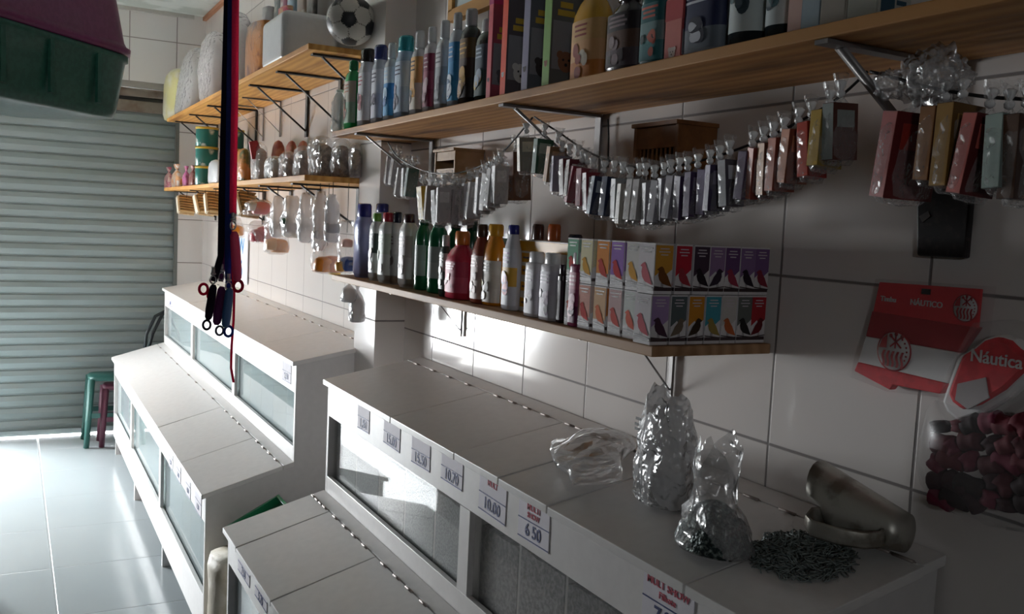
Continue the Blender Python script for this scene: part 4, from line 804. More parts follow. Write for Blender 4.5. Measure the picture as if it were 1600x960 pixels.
q = MB(); q.box((0, 0, .10), (.34, .225, .20)); o = q.build('wrapping', WHB, t, bevel=.03); o.modifiers['bevel'].segments = 5
# bags and garments hanging behind
for i, (a, b_, c, nm) in enumerate(((398, 424, 'a3a3a8', 'pale grey'), (420, 436, '5c6468', 'dark grey'), (433, 444, '9c5670', 'dusty pink'), (444, 462, '7d98a8', 'light blue'), (461, 478, 'a08f86', 'brownish'), (478, 492, '4c4642', 'blackish brown'))):
    xx = at((a + b_) / 2, 40, y=.06).x; z0 = at((a + b_) / 2, 70, x=xx).z; wv = (b_ - a) * 3.9 / F
    t = thing('hanging_pouch', '%s pouch hung on the wall above the high shelf, behind the white package' % nm, 'pouch', (xx, .035 + .004 * i, ZA + .12), 0, 'pouches hung above the high shelf')
    sackmesh(.11, max(.03, wv * .8), .34, 20 + i, PF['packet'], amp=.05).build('pouch', mat(c, .35, c2='c9c6c2' if i != 5 else '2c2826', scale=12, thr=.6, coat=.4, bump=.4, bscale=20), t)
# football
bx = at(547, 48, y=.16).x; br = .083; bp_ = Vector((at(547, 48, y=.16).x, .165, ZA + br))
bx = at(547, 50, z=ZA + br)
b = bmesh.new(); bmesh.ops.create_icosphere(b, subdivisions=5, radius=1)
g = (1 + 5 ** .5) / 2; ico = [Vector(v).normalized() for v in ((0, 1, g), (0, -1, g), (0, 1, -g), (0, -1, -g), (1, g, 0), (-1, g, 0), (1, -g, 0), (-1, -g, 0), (g, 0, 1), (-g, 0, 1), (g, 0, -1), (-g, 0, -1))]
dd_ = []
for i in range(12):
    for j in range(i + 1, 12):
        for k in range(j + 1, 12):
            if ico[i].dot(ico[j]) > .4 and ico[j].dot(ico[k]) > .4 and ico[i].dot(ico[k]) > .4: dd_.append((ico[i] + ico[j] + ico[k]).normalized())
viewd = (CAM - Vector((3.3, .16, 2.22))).normalized()
Mr = ico[0].rotation_difference((viewd + Vector((0, .12, .05))).normalized()).to_matrix()
ico = [Mr @ v for v in ico]; dd_ = [Mr @ v for v in dd_]
for f in b.faces:
    c = f.calc_center_median().normalized(); ds = sorted([(.9393 / max(c.dot(v), .01), 1) for v in ico] + [(.9150 / max(c.dot(v), .01), 0) for v in dd_])
    f.material_index = 2 if (ds[1][0] - ds[0][0] < .012 and not (ds[0][1])) else ds[0][1]; f.smooth = True
for v in b.verts: v.co *= br
me = bpy.data.meshes.new('football'); b.to_mesh(me); b.free()
for m in (mat('d6d2cb', .45, key='ball_white'), mat('26262a', .45, key='ball_black'), mat('8c8880', .6, key='ball_seam')): me.materials.append(m)
o = bpy.data.objects.new('football', me); COL.objects.link(o); BX = at(548, 50, y=.17); o.location = (BX.x, .17, ZA + br + .0005); tag(o, 'black and white football on the near end of the high shelf', 'ball')

# lower far shelf
for i, (a, b_, yt, c, c2, nm) in enumerate(((254, 270, 262, 'd8b8b0', 'b0566a', 'pink and white'), (266, 286, 257, 'e2a878', 'f0e6e0', 'orange and white'), (285, 297, 260, 'c870a8', '8a4a5c', 'magenta'), (295, 308, 259, '7a4038', 'a07a7c', 'reddish brown'))):
    sack('snack_packet', '%s small packet at the far end of the lower honey coloured shelf' % nm, 'packet', a, b_, yt, 301 if i < 2 else 299, ZB, .24, mat(c, .4, c2=c2, scale=30, thr=.5, bump=.3), d=.05, kind='tied', seed=30 + i, amp=.05, grp='small packets at the far end of the lower far shelf')
TEAL = mat('1c6a62', .35, key='teal_tin'); TYEL = mat('c9ae3c', .35, key='yellow_tin_lid')
x0_ = at(330, 260, y=.2).x
for j, y in enumerate((.225, .085)):
    for k in range(3):
        t = thing('food_tin', 'teal tin with yellow lid in the %s column of the stack, %s' % (('front', 'rear')[j], ('lowest', 'middle', 'topmost')[k]), 'tin', (x0_, y, ZB + .0005 + k * .108), 0, 'stacked teal tins on the lower far shelf')
        MB().lathe([(.058, 0), (.06, .003), (.06, .1), (.058, .104)], n=28).build('can', mat('1c6a62', .3, c2='d6dcd0', scale=16, thr=.62, key='teal_tin'), t)
        MB().lathe([(.062, .094), (.063, .097), (.063, .106), (.058, .1075)], n=28).build('lid', TYEL, t)
sack('white_bag', 'slim white bag leaning against the teal tins', 'bag', 324, 349, 250, 299, ZB, .26, WHB, d=.05, seed=11, kind='pillow')
sack('seed_packet', 'orange and olive packet right of the leashes on the lower far shelf', 'packet', 368, 392, 232, 297, ZB, .2, mat('c27a2c', .35, c2='5a5a24', scale=12, thr=.5, coat=.5, bump=.4), d=.1, seed=12, kind='pillow')
sack('header_bag', 'clear bag with a bright red header leaning on the lower far shelf', 'bag', 392, 418, 222, 291, ZB, .2, FILM, mat('b8b2ac', .4, c2='8c1c22', scale=10, thr=.55), d=.09, seed=13, kind='pillow', fill=.85)
MB().prism([(-.03, 0), (.03, 0), (.045, .075), (.01, .085)], 'x', -.006, .006).build('header', mat('b02028', .4), [o for o in bpy.data.objects if o.name.startswith('header_bag')][0], loc=(-.03, .01, .10))
sack('foil_bag', 'shiny silver white bag on the lower far shelf', 'bag', 414, 442, 244, 290, ZB, .22, FILMS, mat('cfcfd0', .3, c2='6c625c', scale=16, thr=.5, bump=.6, bscale=25), d=.1, seed=14, fill=.9)
sack('grain_bag', 'clear bag of brown grain with its top folded, beside the silver bag', 'bag', 436, 462, 236, 289, ZB, .2, FILMX, mat('7a5540', .7, c2='96705a', scale=60, thr=.5), d=.12, seed=15, fill=.75, amp=.10)
sack('grain_bag', 'greyish grain bag leaning back, third from the shelf end', 'bag', 458, 488, 228, 286, ZB, .17, FILMX, mat('a09388', .7, c2='84776e', scale=60), d=.14, seed=16, fill=.85, amp=.10)
sack('grain_bag', 'large brown grain bag, second from the shelf end', 'bag', 484, 522, 212, 286, ZB, .17, FILMX, mat('a08a78', .7, c2='6f5a4c', scale=60), d=.16, seed=17, fill=.80, kind='pillow', amp=.12)
sack('grain_bag', 'brown grain bag near the shelf end, beside the small one at the pilaster', 'bag', 518, 548, 216, 289, ZB, .14, FILMX, mat('9a8472', .7, c2='6a5648', scale=60), d=.14, seed=18, fill=.80, kind='pillow', amp=.12)
sack('grain_bag', 'small brown grain bag squeezed against the pilaster at the shelf end', 'bag', 545, 566, 224, 291, ZB, .12, FILMX, mat('9a8472', .7, c2='6a5648', scale=60), seed=19, fill=.8, amp=.1)
for i, (a, b_, nm) in enumerate(((424, 444, 'left'), (446, 464, 'middle'), (464, 482, 'right'))):
    sack('red_packet', 'reddish brown packet at the back of the lower far shelf, %s of three' % nm, 'packet', a, b_, 220, 285, ZB, .06, mat('8c3a2e', .4, c2='a86a50', scale=14, bump=.4), d=.06, seed=40 + i, kind='pillow')

# hung under the lower far shelf
def slatblock(px, py, y, L_, grp, label, rz):
    p = at(px, py - 3, y=y); t = thing('wooden_trap', label, 'wooden trap', (p.x, y, p.z), rz, grp, rot=(radians(8), radians(-55), rz))
    MB().box((0, 0, .008), (L_, .09, .012)).build('base', mat('cbb28a', .6, c2='b0946c', scale=30), t, bevel=.001)
    for k in range(7): MB().box((-L_ / 2 + .008 + (L_ - .016) * k / 6, 0, .026), (.006, .086, .024)).build('slat', mat('b89868', .6), t)
    MB().box((0, .05, .012), (L_ * .9, .012, .028)).build('front_bar', mat('e6ddc8', .6), t, bevel=.001)
    v = Matrix.Rotation(-radians(-55), 3, 'Y') @ Vector((0, 0, 1.672 - p.z)); MB().tube([(0, 0, .01), v], .0015, 5).build('string', CORDM, t)
G4 = 'slatted wooden traps hung under the lower far shelf'
for i, (px, py, nm) in enumerate(((290, 326, 'leftmost of the row, by the shutter'), (318, 326, 'second from the shutter'), (335, 325, 'just left of the leashes'), (385, 326, 'just right of the leashes'))):
    slatblock(px, py, .22, .13, G4, 'small slatted wooden trap under the lower far shelf, ' + nm, .15 * (i % 2))
def blister(px0, px1, yt, yb_, y, body, things_, label, grp=None, name='toy_bag', seed=1, film_=None, cat='toy bag'):
    """clear header bag hung by a string from the shelf with small coloured things at its bottom"""
    cx = (px0 + px1) / 2; x = at(cx, (yt + yb_) / 2, y=y).x; z0 = at(cx, yb_, x=x).z; z1 = at(cx, yt, x=x).z; w_ = (px1 - px0) * depth((x, y, z0)) / F
    t = thing(name, label, cat, (x, y, z0), 0, grp); H = z1 - z0
    sackmesh(w_ * .95, w_ * 1.05, H, seed, PF['hang'], amp=.17).build('plastic_bag', film_ or FILMX, t)
    for i, (c, u, v, r) in enumerate(things_):
        sackmesh(r * 2.6, r * 2.5, r * 2, seed + i, PF['pillow'], n=14, amp=.08).build('toy', mat(c, .35, coat=.4), t, loc=(0.0, u * w_, v * H))
    MB().tube([(0, 0, H * .78), (0, 0, max(H * .8, 1.672 - z0))], .0012, 5).build('string', CORDM, t)
    return t
G5 = 'clear bags of small things hung under the lower far shelf'
blister(384, 424, 312, 338, .2, None, [('c02038', -.1, .1, .03), ('dcdcdc', .2, .3, .02)], 'clear bag with a bright red toy, topmost behind the leashes', G5, seed=51)
blister(388, 430, 345, 380, .16, None, [('b82a3c', -.15, .08, .035), ('b82a3c', .12, .05, .03)], 'clear bag with two red toys hanging low on the white tiles', G5, seed=52)
blister(356, 380, 340, 372, .2, None, [('d8881e', 0, .1, .028)], 'clear bag with an orange toy right behind the pink leash', G5, seed=53)
blister(414, 450, 330, 398, .16, None, [('d88a3c', -.15, .05, .03), ('e0a868', .15, .1, .026)], 'clear bag with two pale orange toys', G5, seed=54)
blister(440, 470, 306, 372, .2, None, [('20305c', -.05, .12, .02), ('2c5a44', .2, .3, .016), ('c8b04a', -.2, .02, .014)], 'clear bag with navy and green toys in the middle of the row', G5, seed=55, film_=FILMW)
for i, (a, b_, yt, yb_, nm) in enumerate(((424, 444, 306, 372, 'leftmost'), (466, 490, 302, 380, 'second'), (488, 510, 300, 392, 'third'), (508, 530, 304, 380, 'fourth'))):
    blister(a, b_, yt, yb_, .19 + .02 * (i % 2), None, [('d9dadc', 0, .2, .02)], 'crinkled clear bag of pale things, %s of the plain ones under the lower far shelf' % nm, G5, seed=60 + i, film_=FILMW)
blister(490, 532, 372, 428, .17, None, [('d8702a', -.2, .05, .03), ('e08a2c', .15, .05, .028), ('c8a02c', -.3, -.02, .02)], 'large clear bag with orange toys in its bottom, over the upper counter', G5, seed=70)
blister(528, 556, 345, 428, .15, None, [('2c4a8a', -.1, .05, .026), ('d89a3c', .25, .04, .02), ('e0a088', 0, .5, .015)], 'pinkish clear bag with a blue and an orange toy next to the lavender bottle', G5, seed=71)
# poster with blue lettering on the tiles
p = at(377, 402, y=.012); t = thing('small_sign', 'narrow white sign with blue letters on the tiles behind the leashes', 'sign', (p.x, .008, p.z))
MB().box((0, 0, 0), (.30, .006, .30)).build('board', mat('e4e8ee', .5), t)
text('W', .13, mat('2c86c8', .5), t, (0, .0035, .06), (pi / 2, 0, pi)); text('6', .13, mat('2c86c8', .5), t, (0, .0035, -.07), (pi / 2, 0, pi))

# grey bags hung at the foot of the pilaster
for i, (a, b_, yt, yb_, nm) in enumerate(((549, 566, 440, 472, 'left, smaller'), (560, 583, 445, 508, 'right, longer'))):
    p = at((a + b_) / 2, yb_, y=.155); zt = 1.347
    t = thing('hanging_bag', 'grey white plastic bag hanging under the shelf end by the pilaster, ' + nm, 'bag', (2.985, .19 - .03 * i, p.z), 0, 'bags hung under the shelf end')
    sackmesh(.05, .05, zt - p.z, 80 + i, PF['tied'], amp=.1).build('plastic_bag', FILMW, t)
    sackmesh(.04, .045, (zt - p.z) * .6, 82 + i, PF['pillow'], amp=.1).build('contents', mat('c9cacc', .5), t)

# ------------------------------------------------------------ price cards on the front edges of the lids
def card(xa, xb, z0, z1, y, price, red, label, grp, tilt=0, ps=.034):
    w_ = xb - xa; h = z1 - z0; t = thing('price_card', label, 'price card', ((xa + xb) / 2, y, (z0 + z1) / 2), 0, grp, rot=(0, radians(tilt), 0))
    MB().box((0, 0, 0), (w_, .0012, h)).build('card', PAPER, t)
    q = MB(); q.box((0, .0009, .001), (w_, .0006, .0022)); q.box((0, .0009, -h / 2 + .003), (w_, .0006, .0022)); q.build('ruled_line', INK, t)
    if price: text(price, ps, INK, t, (0, .0009, -h * .23), (pi / 2, 0, pi), 'price_lettering', sx=1.0)
    for i, r in enumerate(red): text(r, .0175 if i == 0 else .015, INKR, t, (0, .0009, h * (.36 - .2 * i)), (pi / 2, 0, pi), 'name_lettering')
    return t
GP = 'price cards along the upper edge of the nearer counter'
YT, YL_ = .3160, .6110
card(2.395, 2.49, .958, 1.03, YT, '1,80', (), 'faint price card, farthest along the upper edge of the nearer counter', GP, 1)
card(2.165, 2.28, .962, 1.028, YT, '15.00', (), 'price card reading 15.00, second from the far corner of the nearer counter', GP, -1)
card(1.972, 2.085, .960, 1.028, YT, '15.50', (), 'price card reading 15.50 with a dark smudge at its top corner', GP, 1)
card(1.792, 1.905, .965, 1.030, YT, '10.70', (), 'price card reading 10.70 above the end of the bright reflecting pane', GP, 0)
card(1.588, 1.708, .952, 1.030, YT, '10.00', ('MULT',), 'price card reading 10.00 with one red word at the start of the dark pane', GP, -1)
card(1.418, 1.535, .952, 1.030, YT, '6 50', ('MULTI', 'SHOW'), 'price card reading 6 50 with red writing above the dark grain window', GP, 1)
card(1.007, 1.129, .945, 1.030, YT, '7.20', ('MULT SHOW', 'Filhote'), 'price card headed MULT SHOW in red, nearest to the viewer', GP, 0, .036)
GP2 = 'price cards along the lower edge of the nearer counter'
card(2.485, 2.63, .53, .588, YL_, '7.50', (), 'price card reading 7.50 on the lower edge, at the far corner', GP2, 0, .03)
card(2.29, 2.42, .535, .588, YL_, '5.70', (), 'price card reading 5.70 on the lower edge, second from the corner', GP2, 0, .03)
card(2.12, 2.22, .52, .588, YL_, '', (), 'plain white card on the lower edge at the bottom of the photo', GP2, 0)
GP3 = 'price cards along the lower edge of the long counter'
for i, (a, b_, nm) in enumerate(((3.86, 3.96, 'farthest of the four'), (3.66, 3.76, 'second farthest of the four'), (3.44, 3.54, 'second nearest of the four'), (3.22, 3.34, 'nearest of the four'))):
    card(a, b_, .50, .588, YL_, ('2,50', '3,00', '4,50', '1,50')[i], (), 'price card on the lower edge of the long counter, ' + nm, GP3, (1, -1, 1, 0)[i], .026)
GP4 = 'price cards along the upper edge of the long counter'
card(3.21, 3.33, .955, 1.030, YT, '2,50', (), 'price card at the near end of the upper edge of the long counter', GP4, 1, .03)
card(5.95, 6.12, .955, 1.030, YT, '3,00', (), 'price card at the shutter end of the upper edge of the long counter', GP4, 0, .03)

# ------------------------------------------------------------ bags, staples and scoop on the nearer counter
def topz(y): return 1.048 + (y - .337) * (1.101 - 1.048) / (.055 - .337)
def onlid(px, py): return atp(px, py, *UP)
SL = -math.atan2(1.101 - 1.048, .337 - .055)   # lid slope about x
# lying empty clear bag
pb = onlid(935, 745); t = thing('empty_bag', 'empty clear plastic bag lying on the lid left of the upright bags', 'plastic bag', (pb.x + .03, pb.y - .01, topz(pb.y - .01) + .012), radians(-25))
q = MB(); n = 22; rows = []
for i in range(15):
    u = i / 14; hw = .060 * (.35 + .65 * sin(pi * min(1, u * 1.05) * .5 + .3)) ; hh = .006 + .03 * sin(pi * u) ** .8
    for k in range(n):
        an = 2 * pi * k / n; v = Vector((u * .21 - .105, hw * cos(an), hh * sin(an) + hh * .95)); nn = noise.noise(v * 20); n2 = noise.noise(v * 45 + Vector((3, 1, 2)))
        rows.append(v + Vector((0, .012 * nn, (.012 * nn + .005 * n2) if sin(an) > -.2 else .002)))
q.add([tuple(v) for v in rows], [(i * n + k, i * n + (k + 1) % n, (i + 1) * n + (k + 1) % n, (i + 1) * n + k) for i in range(14) for k in range(n)], 0, True)
o = q.build('plastic_bag', FILML, t, recalc=False); t.rotation_euler = (SL, 0, radians(-32)); t.scale = (1.4, 1.35, .95)
# upright silver bag
def stand(px0, px1, yt, ybm, name, label, pieces, seed, hs=1):
    cx = (px0 + px1) / 2; b0 = onlid(cx, ybm - 12); w_ = (px1 - px0) * depth(b0) / F; H = at(cx, yt, x=b0.x).z - b0.z
    t = thing(name, label, 'bag', (b0.x, b0.y, topz(b0.y) + .001)); return t, w_, H * hs
def wirepile(n_, rx, ry, hz, seed, m, L_=.024, r=.0011):
    R = random.Random(seed); q = MB()
    for _ in range(n_):
        a = R.uniform(0, 2 * pi); rr = R.random() ** .6; cx, cy = rx * rr * cos(a), ry * rr * sin(a); top = hz * (1 - rr ** 1.6)
        z = R.uniform(.001, max(.003, top)); M = Matrix.Translation((cx, cy, z)) @ Matrix.Rotation(R.uniform(0, 2 * pi), 4, 'Z') @ Matrix.Rotation(R.uniform(-.45, .45), 4, 'Y')
        w_ = R.uniform(.006, .010); q.tube([(-L_ / 2, -w_ / 2, 0), (L_ / 2 - .003, -w_ / 2, 0), (L_ / 2, 0, .001), (L_ / 2 - .003, w_ / 2, 0), (-L_ / 2, w_ / 2, 0)], r, 4, M=M)
    return q
ZINC = mat('8e9896', .45, .5, key='dull_zinc'); 
t, w_, H = stand(975, 1095, 622, 800, 'silver_bag', 'tall crinkled silver bag standing open with print near its top', None, 1)
DK = mat('2f3132', .5, .3, c2='4b4d4c', scale=120, thr=.5, bump=.8, bscale=90)
prof = [(.75, 0), (.95, .02), (1.05, .10), (1.08, .22), (1.04, .38), (.98, .52), (.94, .64), (.92, .76), (.86, .88), (.80, 1.0)]
def openbag(w_, d_, H, seed, prof, n=40, amp=.09, spike=.1):
    vs = []; off = Vector((seed * 1.3, seed, 0))
    for i, (r, zt) in enumerate(prof):
        for k in range(n):
            q = 2 * pi * k / n; v = Vector((cos(q) * r * w_ / 2, sin(q) * r * d_ / 2, zt * H)); nn = noise.noise(v * 22 + off) + .7 * noise.noise(v * 50 + off) + .3 * abs(noise.noise(v * 90 + off))
            f = 1 + amp * 2 * nn * (1 if i > 1 else .2); zz = v.z * (1 + (spike * (cos(q * 2 + seed) * .9 + .5 * noise.noise(Vector((cos(q), sin(q), seed)) * 3)) * zt ** 3))
            vs.append((v.x * f, v.y * f, zz))
    R = len(prof); q = MB(); q.add(vs, [(i * n + k, i * n + (k + 1) % n, (i + 1) * n + (k + 1) % n, (i + 1) * n + k) for i in range(R - 1) for k in range(n)] + [tuple(range(n - 1, -1, -1))], 0, True); return q
sackmesh(w_ * .74, w_ * .48, H * .26, 91, PF['pillow'], amp=.06).build('contents', DK, t, loc=(0, 0, .003))
openbag(w_ * .90, w_ * .62, H * .95, 7, prof, spike=.14, amp=.12).build('plastic_bag', FILMS, t, recalc=False)
q = MB(); 
for k, (u, v, l) in enumerate(((0, 0, .03), (.004, -.010, .022), (.002, -.018, .028))): q.box((u, 0, v), (l * .5, .0008, .005))
q.build('print', BLACK, t, loc=(.012, w_ * .40, H * .80))
# bag of staples
t, w_, H = stand(1045, 1178, 712, 872, 'staple_bag', 'clear bag full of dull zinc fence staples beside the loose pile', None, 2)
sackmesh(w_ * .90, w_ * .68, H * .50, 95, [(.8, 0), (1, .03), (1.02, .15), (.95, .35), (.8, .58), (.58, .8), (.3, .95), (.1, 1)], amp=.06).build('contents', mat('2c3a3a', .45, .5, c2='7f8b87', scale=130, thr=.55, bump=1.0, bscale=120, key='staples_in_bag'), t, loc=(-.002, 0, .003))
wirepile(170, w_ * .36, w_ * .28, H * .3, 12, ZINC, .02, .0009).build('staple', ZINC, t, loc=(0, 0, H * .22))['kind'] = 'stuff'
openbag(w_ * .92, w_ * .72, H, 9, [(.8, 0), (1.02, .02), (1.06, .10), (.98, .25), (.84, .40), (.70, .50), (.62, .60), (.62, .72), (.66, .86), (.70, 1)], spike=.22, amp=.14).build('plastic_bag', FILML, t, recalc=False)
# loose pile
pc = onlid(1250, 872); o = wirepile(620, .080, .068, .028, 3, ZINC, .022, .0010).build('fence_staple_pile', ZINC); o.location = (pc.x, pc.y, topz(pc.y) + .002); o.rotation_euler = (SL, 0, 0)
tag(o, 'loose pile of small zinc fence staples spilled on the counter lid', 'staples', None, 'stuff')
# metal scoop
pa = onlid(1290, 845); pe = onlid(1400, 873)
ax = Vector((pe.x - pa.x, pe.y - pa.y, 0)); L_ = .125; ang = math.atan2(ax.y, ax.x)
mid = (pa + pe) / 2; yc = mid.y - .008
t = thing('metal_scoop', 'tapered tin scoop with a strap handle lying against the tiles', 'scoop', (mid.x + .0, yc, topz(yc) + .004), 0, None, rot=(0, 0, ang))
TIN = mat('b8b5ac', .4, .6, c2='8c857a', scale=22, thr=.55, key='worn_tin')
q = MB(); n = 26; vs = []; fs = []
for j, off in enumerate((0, .0016)):
    for i in range(9):
        u = i / 8; r = .055 - .027 * u - off; cut = .35 * (1 - u)
        for k in range(n):
            an = 2 * pi * k / n; xx = -L_ / 2 + u * L_ + (.034 * (1 - u) * (1 - sin(an)) * .5 if True else 0) - (.02 * (1 - u) * (sin(an) > 0.2))
            vs.append((xx, r * cos(an), r * sin(an) + .055 - .02 * u))
for j in range(2):
    for i in range(8):
        for k in range(n): o_ = j * 9 * n; fs.append((o_ + i * n + k, o_ + i * n + (k + 1) % n, o_ + (i + 1) * n + (k + 1) % n, o_ + (i + 1) * n + k))
fs += [(k, (k + 1) % n, 9 * n + (k + 1) % n, 9 * n + k) for k in range(n)]; fs.append(tuple(8 * n + k for k in range(n)))
q.add(vs, fs, 0, True); q.build('bowl', TIN, t)
hp_ = [(-.040, -.045, .044), (-.052, -.062, .042), (-.055, -.076, .036), (-.04, -.084, .030), (.0, -.078, .028), (.03, -.062, .028), (.045, -.044, .030), (.045, -.034, .034)]
MB().tube(hp_, .013, 8, flat=.14, up=(0, 0, 1)).build('handle', TIN, t)

# ------------------------------------------------------------ leashes hanging in the aisle
XL = 2.4
def P2(px, py, dx=0): return at(px, py, x=XL + dx)
def leash(pts, wd, m, dx, label, hook_at=None, hookc=None, loops=(), grip=None):
    p0 = P2(*pts[0], dx); t = thing('dog_leash', label, 'leash', (p0.x, p0.y, ZC), 0, 'leashes hung in the aisle'); inv = Vector((p0.x, p0.y, ZC))
    P = [Vector((p0.x, p0.y, ZC - .01))] + [P2(a, b_, dx) for a, b_ in pts]
    MB().tube([p - inv for p in P], wd / 2, 8, flat=.16, up=(0, 1, .0)).build('strap', m, t)
    if hook_at:
        h = P2(*hook_at, dx) - inv; q = MB(); q.tube([h + Vector((0, 0, .02)), h + Vector((0, 0, .006))], .005, 8); q.lathe([(.006, 0), (.008, .003), (.006, .006)], n=12, c=tuple(h)); q.tube([h + Vector((0, .007 * sin(a_), -.012 + .010 * cos(a_))) for a_ in [2 * pi * k / 12 for k in range(12)]], .0022, 6, closed=True)
        q.build('snap_hook', hookc or STEEL, t)
    for (lx, ly, r, c, thk) in loops:
        c0 = P2(lx, ly, dx) - inv; MB().tube([c0 + Vector((0, r * .8 * sin(a_), r * cos(a_))) for a_ in [2 * pi * k / 18 for k in range(18)]], thk, 8, closed=True).build('loop', c, t)
    if grip:
        (a, b_), (c, d), r, gm = grip; A, B = P2(a, b_, dx) - inv, P2(c, d, dx) - inv
        MB().tube([A, A.lerp(B, .08), A.lerp(B, .3), A.lerp(B, .7), A.lerp(B, .93), B], [r * .5, r * .9, r, r * 1.05, r * .9, r * .5], 10).build('grip', gm, t)
    MB().tube([Vector((0, 0, 0)), Vector((0, 0, -.02))], .004, 8).build('ceiling_hook', STEEL, t)
    return t
def webbing(name, c, tr=.45):
    m = bpy.data.materials.new(name); m.use_nodes = True; N = m.node_tree.nodes; Lk = m.node_tree.links; N.clear()
    o_ = N.new('ShaderNodeOutputMaterial'); d = N.new('ShaderNodeBsdfDiffuse'); t_ = N.new('ShaderNodeBsdfTranslucent'); x = N.new('ShaderNodeMixShader'); x.inputs[0].default_value = tr
    tc = N.new('ShaderNodeTexCoord'); nz = N.new('ShaderNodeTexNoise'); nz.inputs['Scale'].default_value = 300; Lk.new(tc.outputs['Object'], nz.inputs['Vector'])
    mx = N.new('ShaderNodeMix'); mx.data_type = 'RGBA'; mx.inputs[6].default_value = lin(c); mx.inputs[7].default_value = tuple(v * .75 for v in lin(c)[:3]) + (1,); Lk.new(nz.outputs[0], mx.inputs[0])
    Lk.new(mx.outputs[2], d.inputs[0]); Lk.new(mx.outputs[2], t_.inputs[0]); Lk.new(d.outputs[0], x.inputs[1]); Lk.new(t_.outputs[0], x.inputs[2]); Lk.new(x.outputs[0], o_.inputs[0]); return m
NV = webbing('navy_webbing', '46589c', .6); BK = webbing('black_webbing', '2c2834', .4); PKW = webbing('pink_webbing', 'ff5a8a', .6); MRN = webbing('maroon_cord', 'c02c50', .6); PUR = webbing('purple_webbing', '6e3c6c', .5)
leash([(355, 0), (351, 150), (347, 290), (345, 400), (334, 440)], .0165, BK, .01, 'black webbing leash, leftmost of the hanging bundle', (333, 430), STEEL, [(323, 508, .0115, BK, .003)], ((334, 445), (325, 500), .010, BK))
leash([(358, 0), (354, 150), (350, 280), (352, 380), (345, 440)], .012, PUR, .018, 'dark purple leash between the black and navy ones', (346, 425), STEEL, [(343, 517, .0115, mat('2a2f45', .5), .003), (318, 452, .013, MRN, .0035)], ((347, 448), (338, 508), .011, PUR))
leash([(361, 0), (359, 150), (357, 290), (356, 420), (358, 450)], .0165, NV, 0, 'navy blue webbing leash in the middle of the bundle', (357, 440), STEEL, [(357, 518, .013, NV, .0035)], ((359, 450), (352, 512), .011, mat('3a6090', .5)))
leash([(368, 0), (367, 150), (365, 260), (364, 334)], .0175, PKW, -.012, 'bright pink webbing leash ending in a silver snap hook', (364, 345), STEEL, [(372, 447, .014, MRN, .004)], ((366, 362), (371, 440), .012, mat('e0406a', .5)))
leash([(364, 0), (362, 200), (361, 400), (366, 460), (365, 500), (362, 540), (361, 575), (365, 598)], .0065, MRN, .03, 'thin maroon cord leash trailing below the bundle', (362, 400), STEEL, [(340, 480, .012, BK, .004), (330, 462, .011, MRN, .003)])

# ------------------------------------------------------------ pet carrier hanging at the upper left
u = Vector((.758, -.652, 0)).normalized(); LW, WW = .50, .30; ang = math.atan2(u.y, u.x); vv = Vector((-u.y, u.x, 0))
corner = at(196, 190, x=2.2); cen = corner - u * (LW / 2 * .9) + vv * (WW / 2 * .88)
t = thing('pet_carrier', 'pet carrier with maroon purple top and dark green base hanging at the upper left', 'pet carrier', cen, ang)
GRN = mat('2f6a58', .4, c2='357562', scale=90, key='green_plastic', coat=.15); PRP = mat('8a2c68', .4, c2='92346e', scale=90, key='purple_plastic', coat=.15)
def shell(rows, m, name): 
    q = MB(); q.lathe(rows, n=72, sx=LW / 2, sy=WW / 2, pw=.28); o = q.build(name, m, t); return o
shell([(.82, .0), (.88, .004), (.905, .02), (.975, .122), (1.0, .124), (1.0, .136), (.97, .138)], GRN, 'base_tray')
shell([(1.015, .139), (1.02, .152), (.985, .156), (.965, .165), (.86, .30), (.80, .318), (.5, .325)], PRP, 'top_shell')
for sx_ in (-.6, -.1, .45): MB().box((sx_ * LW / 2, -WW / 2 * .985, .075), (.012, .006, .10)).build('rib', GRN, t)
for sx_ in (-.42, .42):
    MB().tube([(sx_ * LW / 2 * 2 * .5, 0, .32), (sx_ * LW / 2, 0, ZC - cen.z)], .003, 6).build('hanging_wire', STEEL, t)

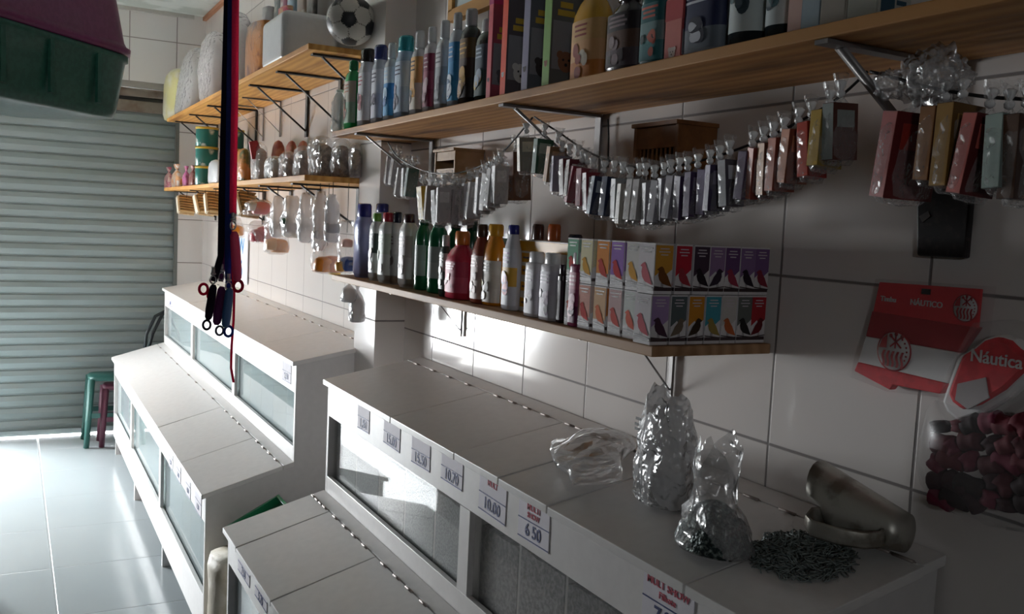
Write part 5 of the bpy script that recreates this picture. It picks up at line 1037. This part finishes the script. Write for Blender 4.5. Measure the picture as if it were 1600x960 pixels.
# ------------------------------------------------------------ stools and chair by the shutter, things between the counters
def stool(x, y, H, w_, m, label):
    t = thing('plastic_stool', label, 'stool', (x, y, 0)); q = MB(); q.lathe([(.5, 0), (1, .002), (1.02, .02), (.9, .03)], c=(0, 0, H - .03), n=28, sx=w_ * .44, sy=w_ * .44, pw=.5); q.build('seat', m, t)
    for a in (-1, 1):
        for b_ in (-1, 1): MB().tube([(a * w_ * .38, b_ * w_ * .38, H - .02), (a * w_ * .5, b_ * w_ * .5, 0.002)], [.022, .017], 4).build('leg', m, t)
    q = MB()
    for a in (-1, 1): q.box((a * w_ * .44, 0, H * .45), (.008, w_ * .84, .03)); q.box((0, a * w_ * .44, H * .45), (w_ * .84, .008, .03))
    q.build('stretcher', m, t)
stool(6.54, .63, .46, .26, mat('245a54', .45), 'dark green plastic stool between the long counter and the shutter')
stool(6.50, .575, .40, .19, mat('55253a', .45), 'maroon plastic stool tucked under the green one')
t = thing('tube_chair', 'dark chair with curved tube back standing behind the end of the long counter', 'chair', (6.57, .25, 0))
CHM = mat('33393c', .35, .6)
for s_, off in ((0, .0), (1, .045)):
    MB().tube([(-.05 + off, .16 - off * .4, .55), (-.06 + off, .145 - off, .72), (-.05 + off, .09 - off, .84), (-.04 + off, .0, .89), (-.03 + off, -.09, .85), (-.02 + off, -.14, .72), (-.02 + off, -.15, .55)], .011, 10).build('back_tube', CHM, t)
MB().lathe([(.9, 0), (1, .01), (1, .03), (.9, .04)], c=(0, 0, .43), n=28, sx=.16, sy=.17, pw=.6).build('seat', BLACK, t)
for a, b_ in ((-1, -1), (-1, 1), (1, -1), (1, 1)): MB().tube([(a * .10, b_ * .13, .44), (a * .13, b_ * .15, .002)], .011, 8).build('leg', CHM, t)
for b_ in (-1, 1): MB().tube([(-.05, b_ * .155, .56), (-.10, b_ * .13, .44)], .011, 8).build('back_post', CHM, t)
t = thing('feed_sack', 'beige sack standing in the gap between the two counters', 'sack', (2.965, .46, 0))
sackmesh(.24, .34, .45, 98, PF['slab'], amp=.03).build('sack', mat('cfc8b8', .6, c2='bdb4a0', scale=20, bump=.3, bscale=25), t)
t = thing('green_tray', 'dark green plastic tray tilted on the beige sack between the counters', 'tray', (2.965, .47, .545), 0, None, rot=(radians(-28), 0, 0))
q = MB(); q.box((0, 0, 0), (.13, .20, .012)); q.box((0, .094, .016), (.13, .012, .03)); q.box((0, -.094, .016), (.13, .012, .03)); q.box((.059, 0, .016), (.012, .20, .03)); q.box((-.059, 0, .016), (.012, .20, .03)); q.build('tray', mat('1a7a50', .35), t, bevel=.002)
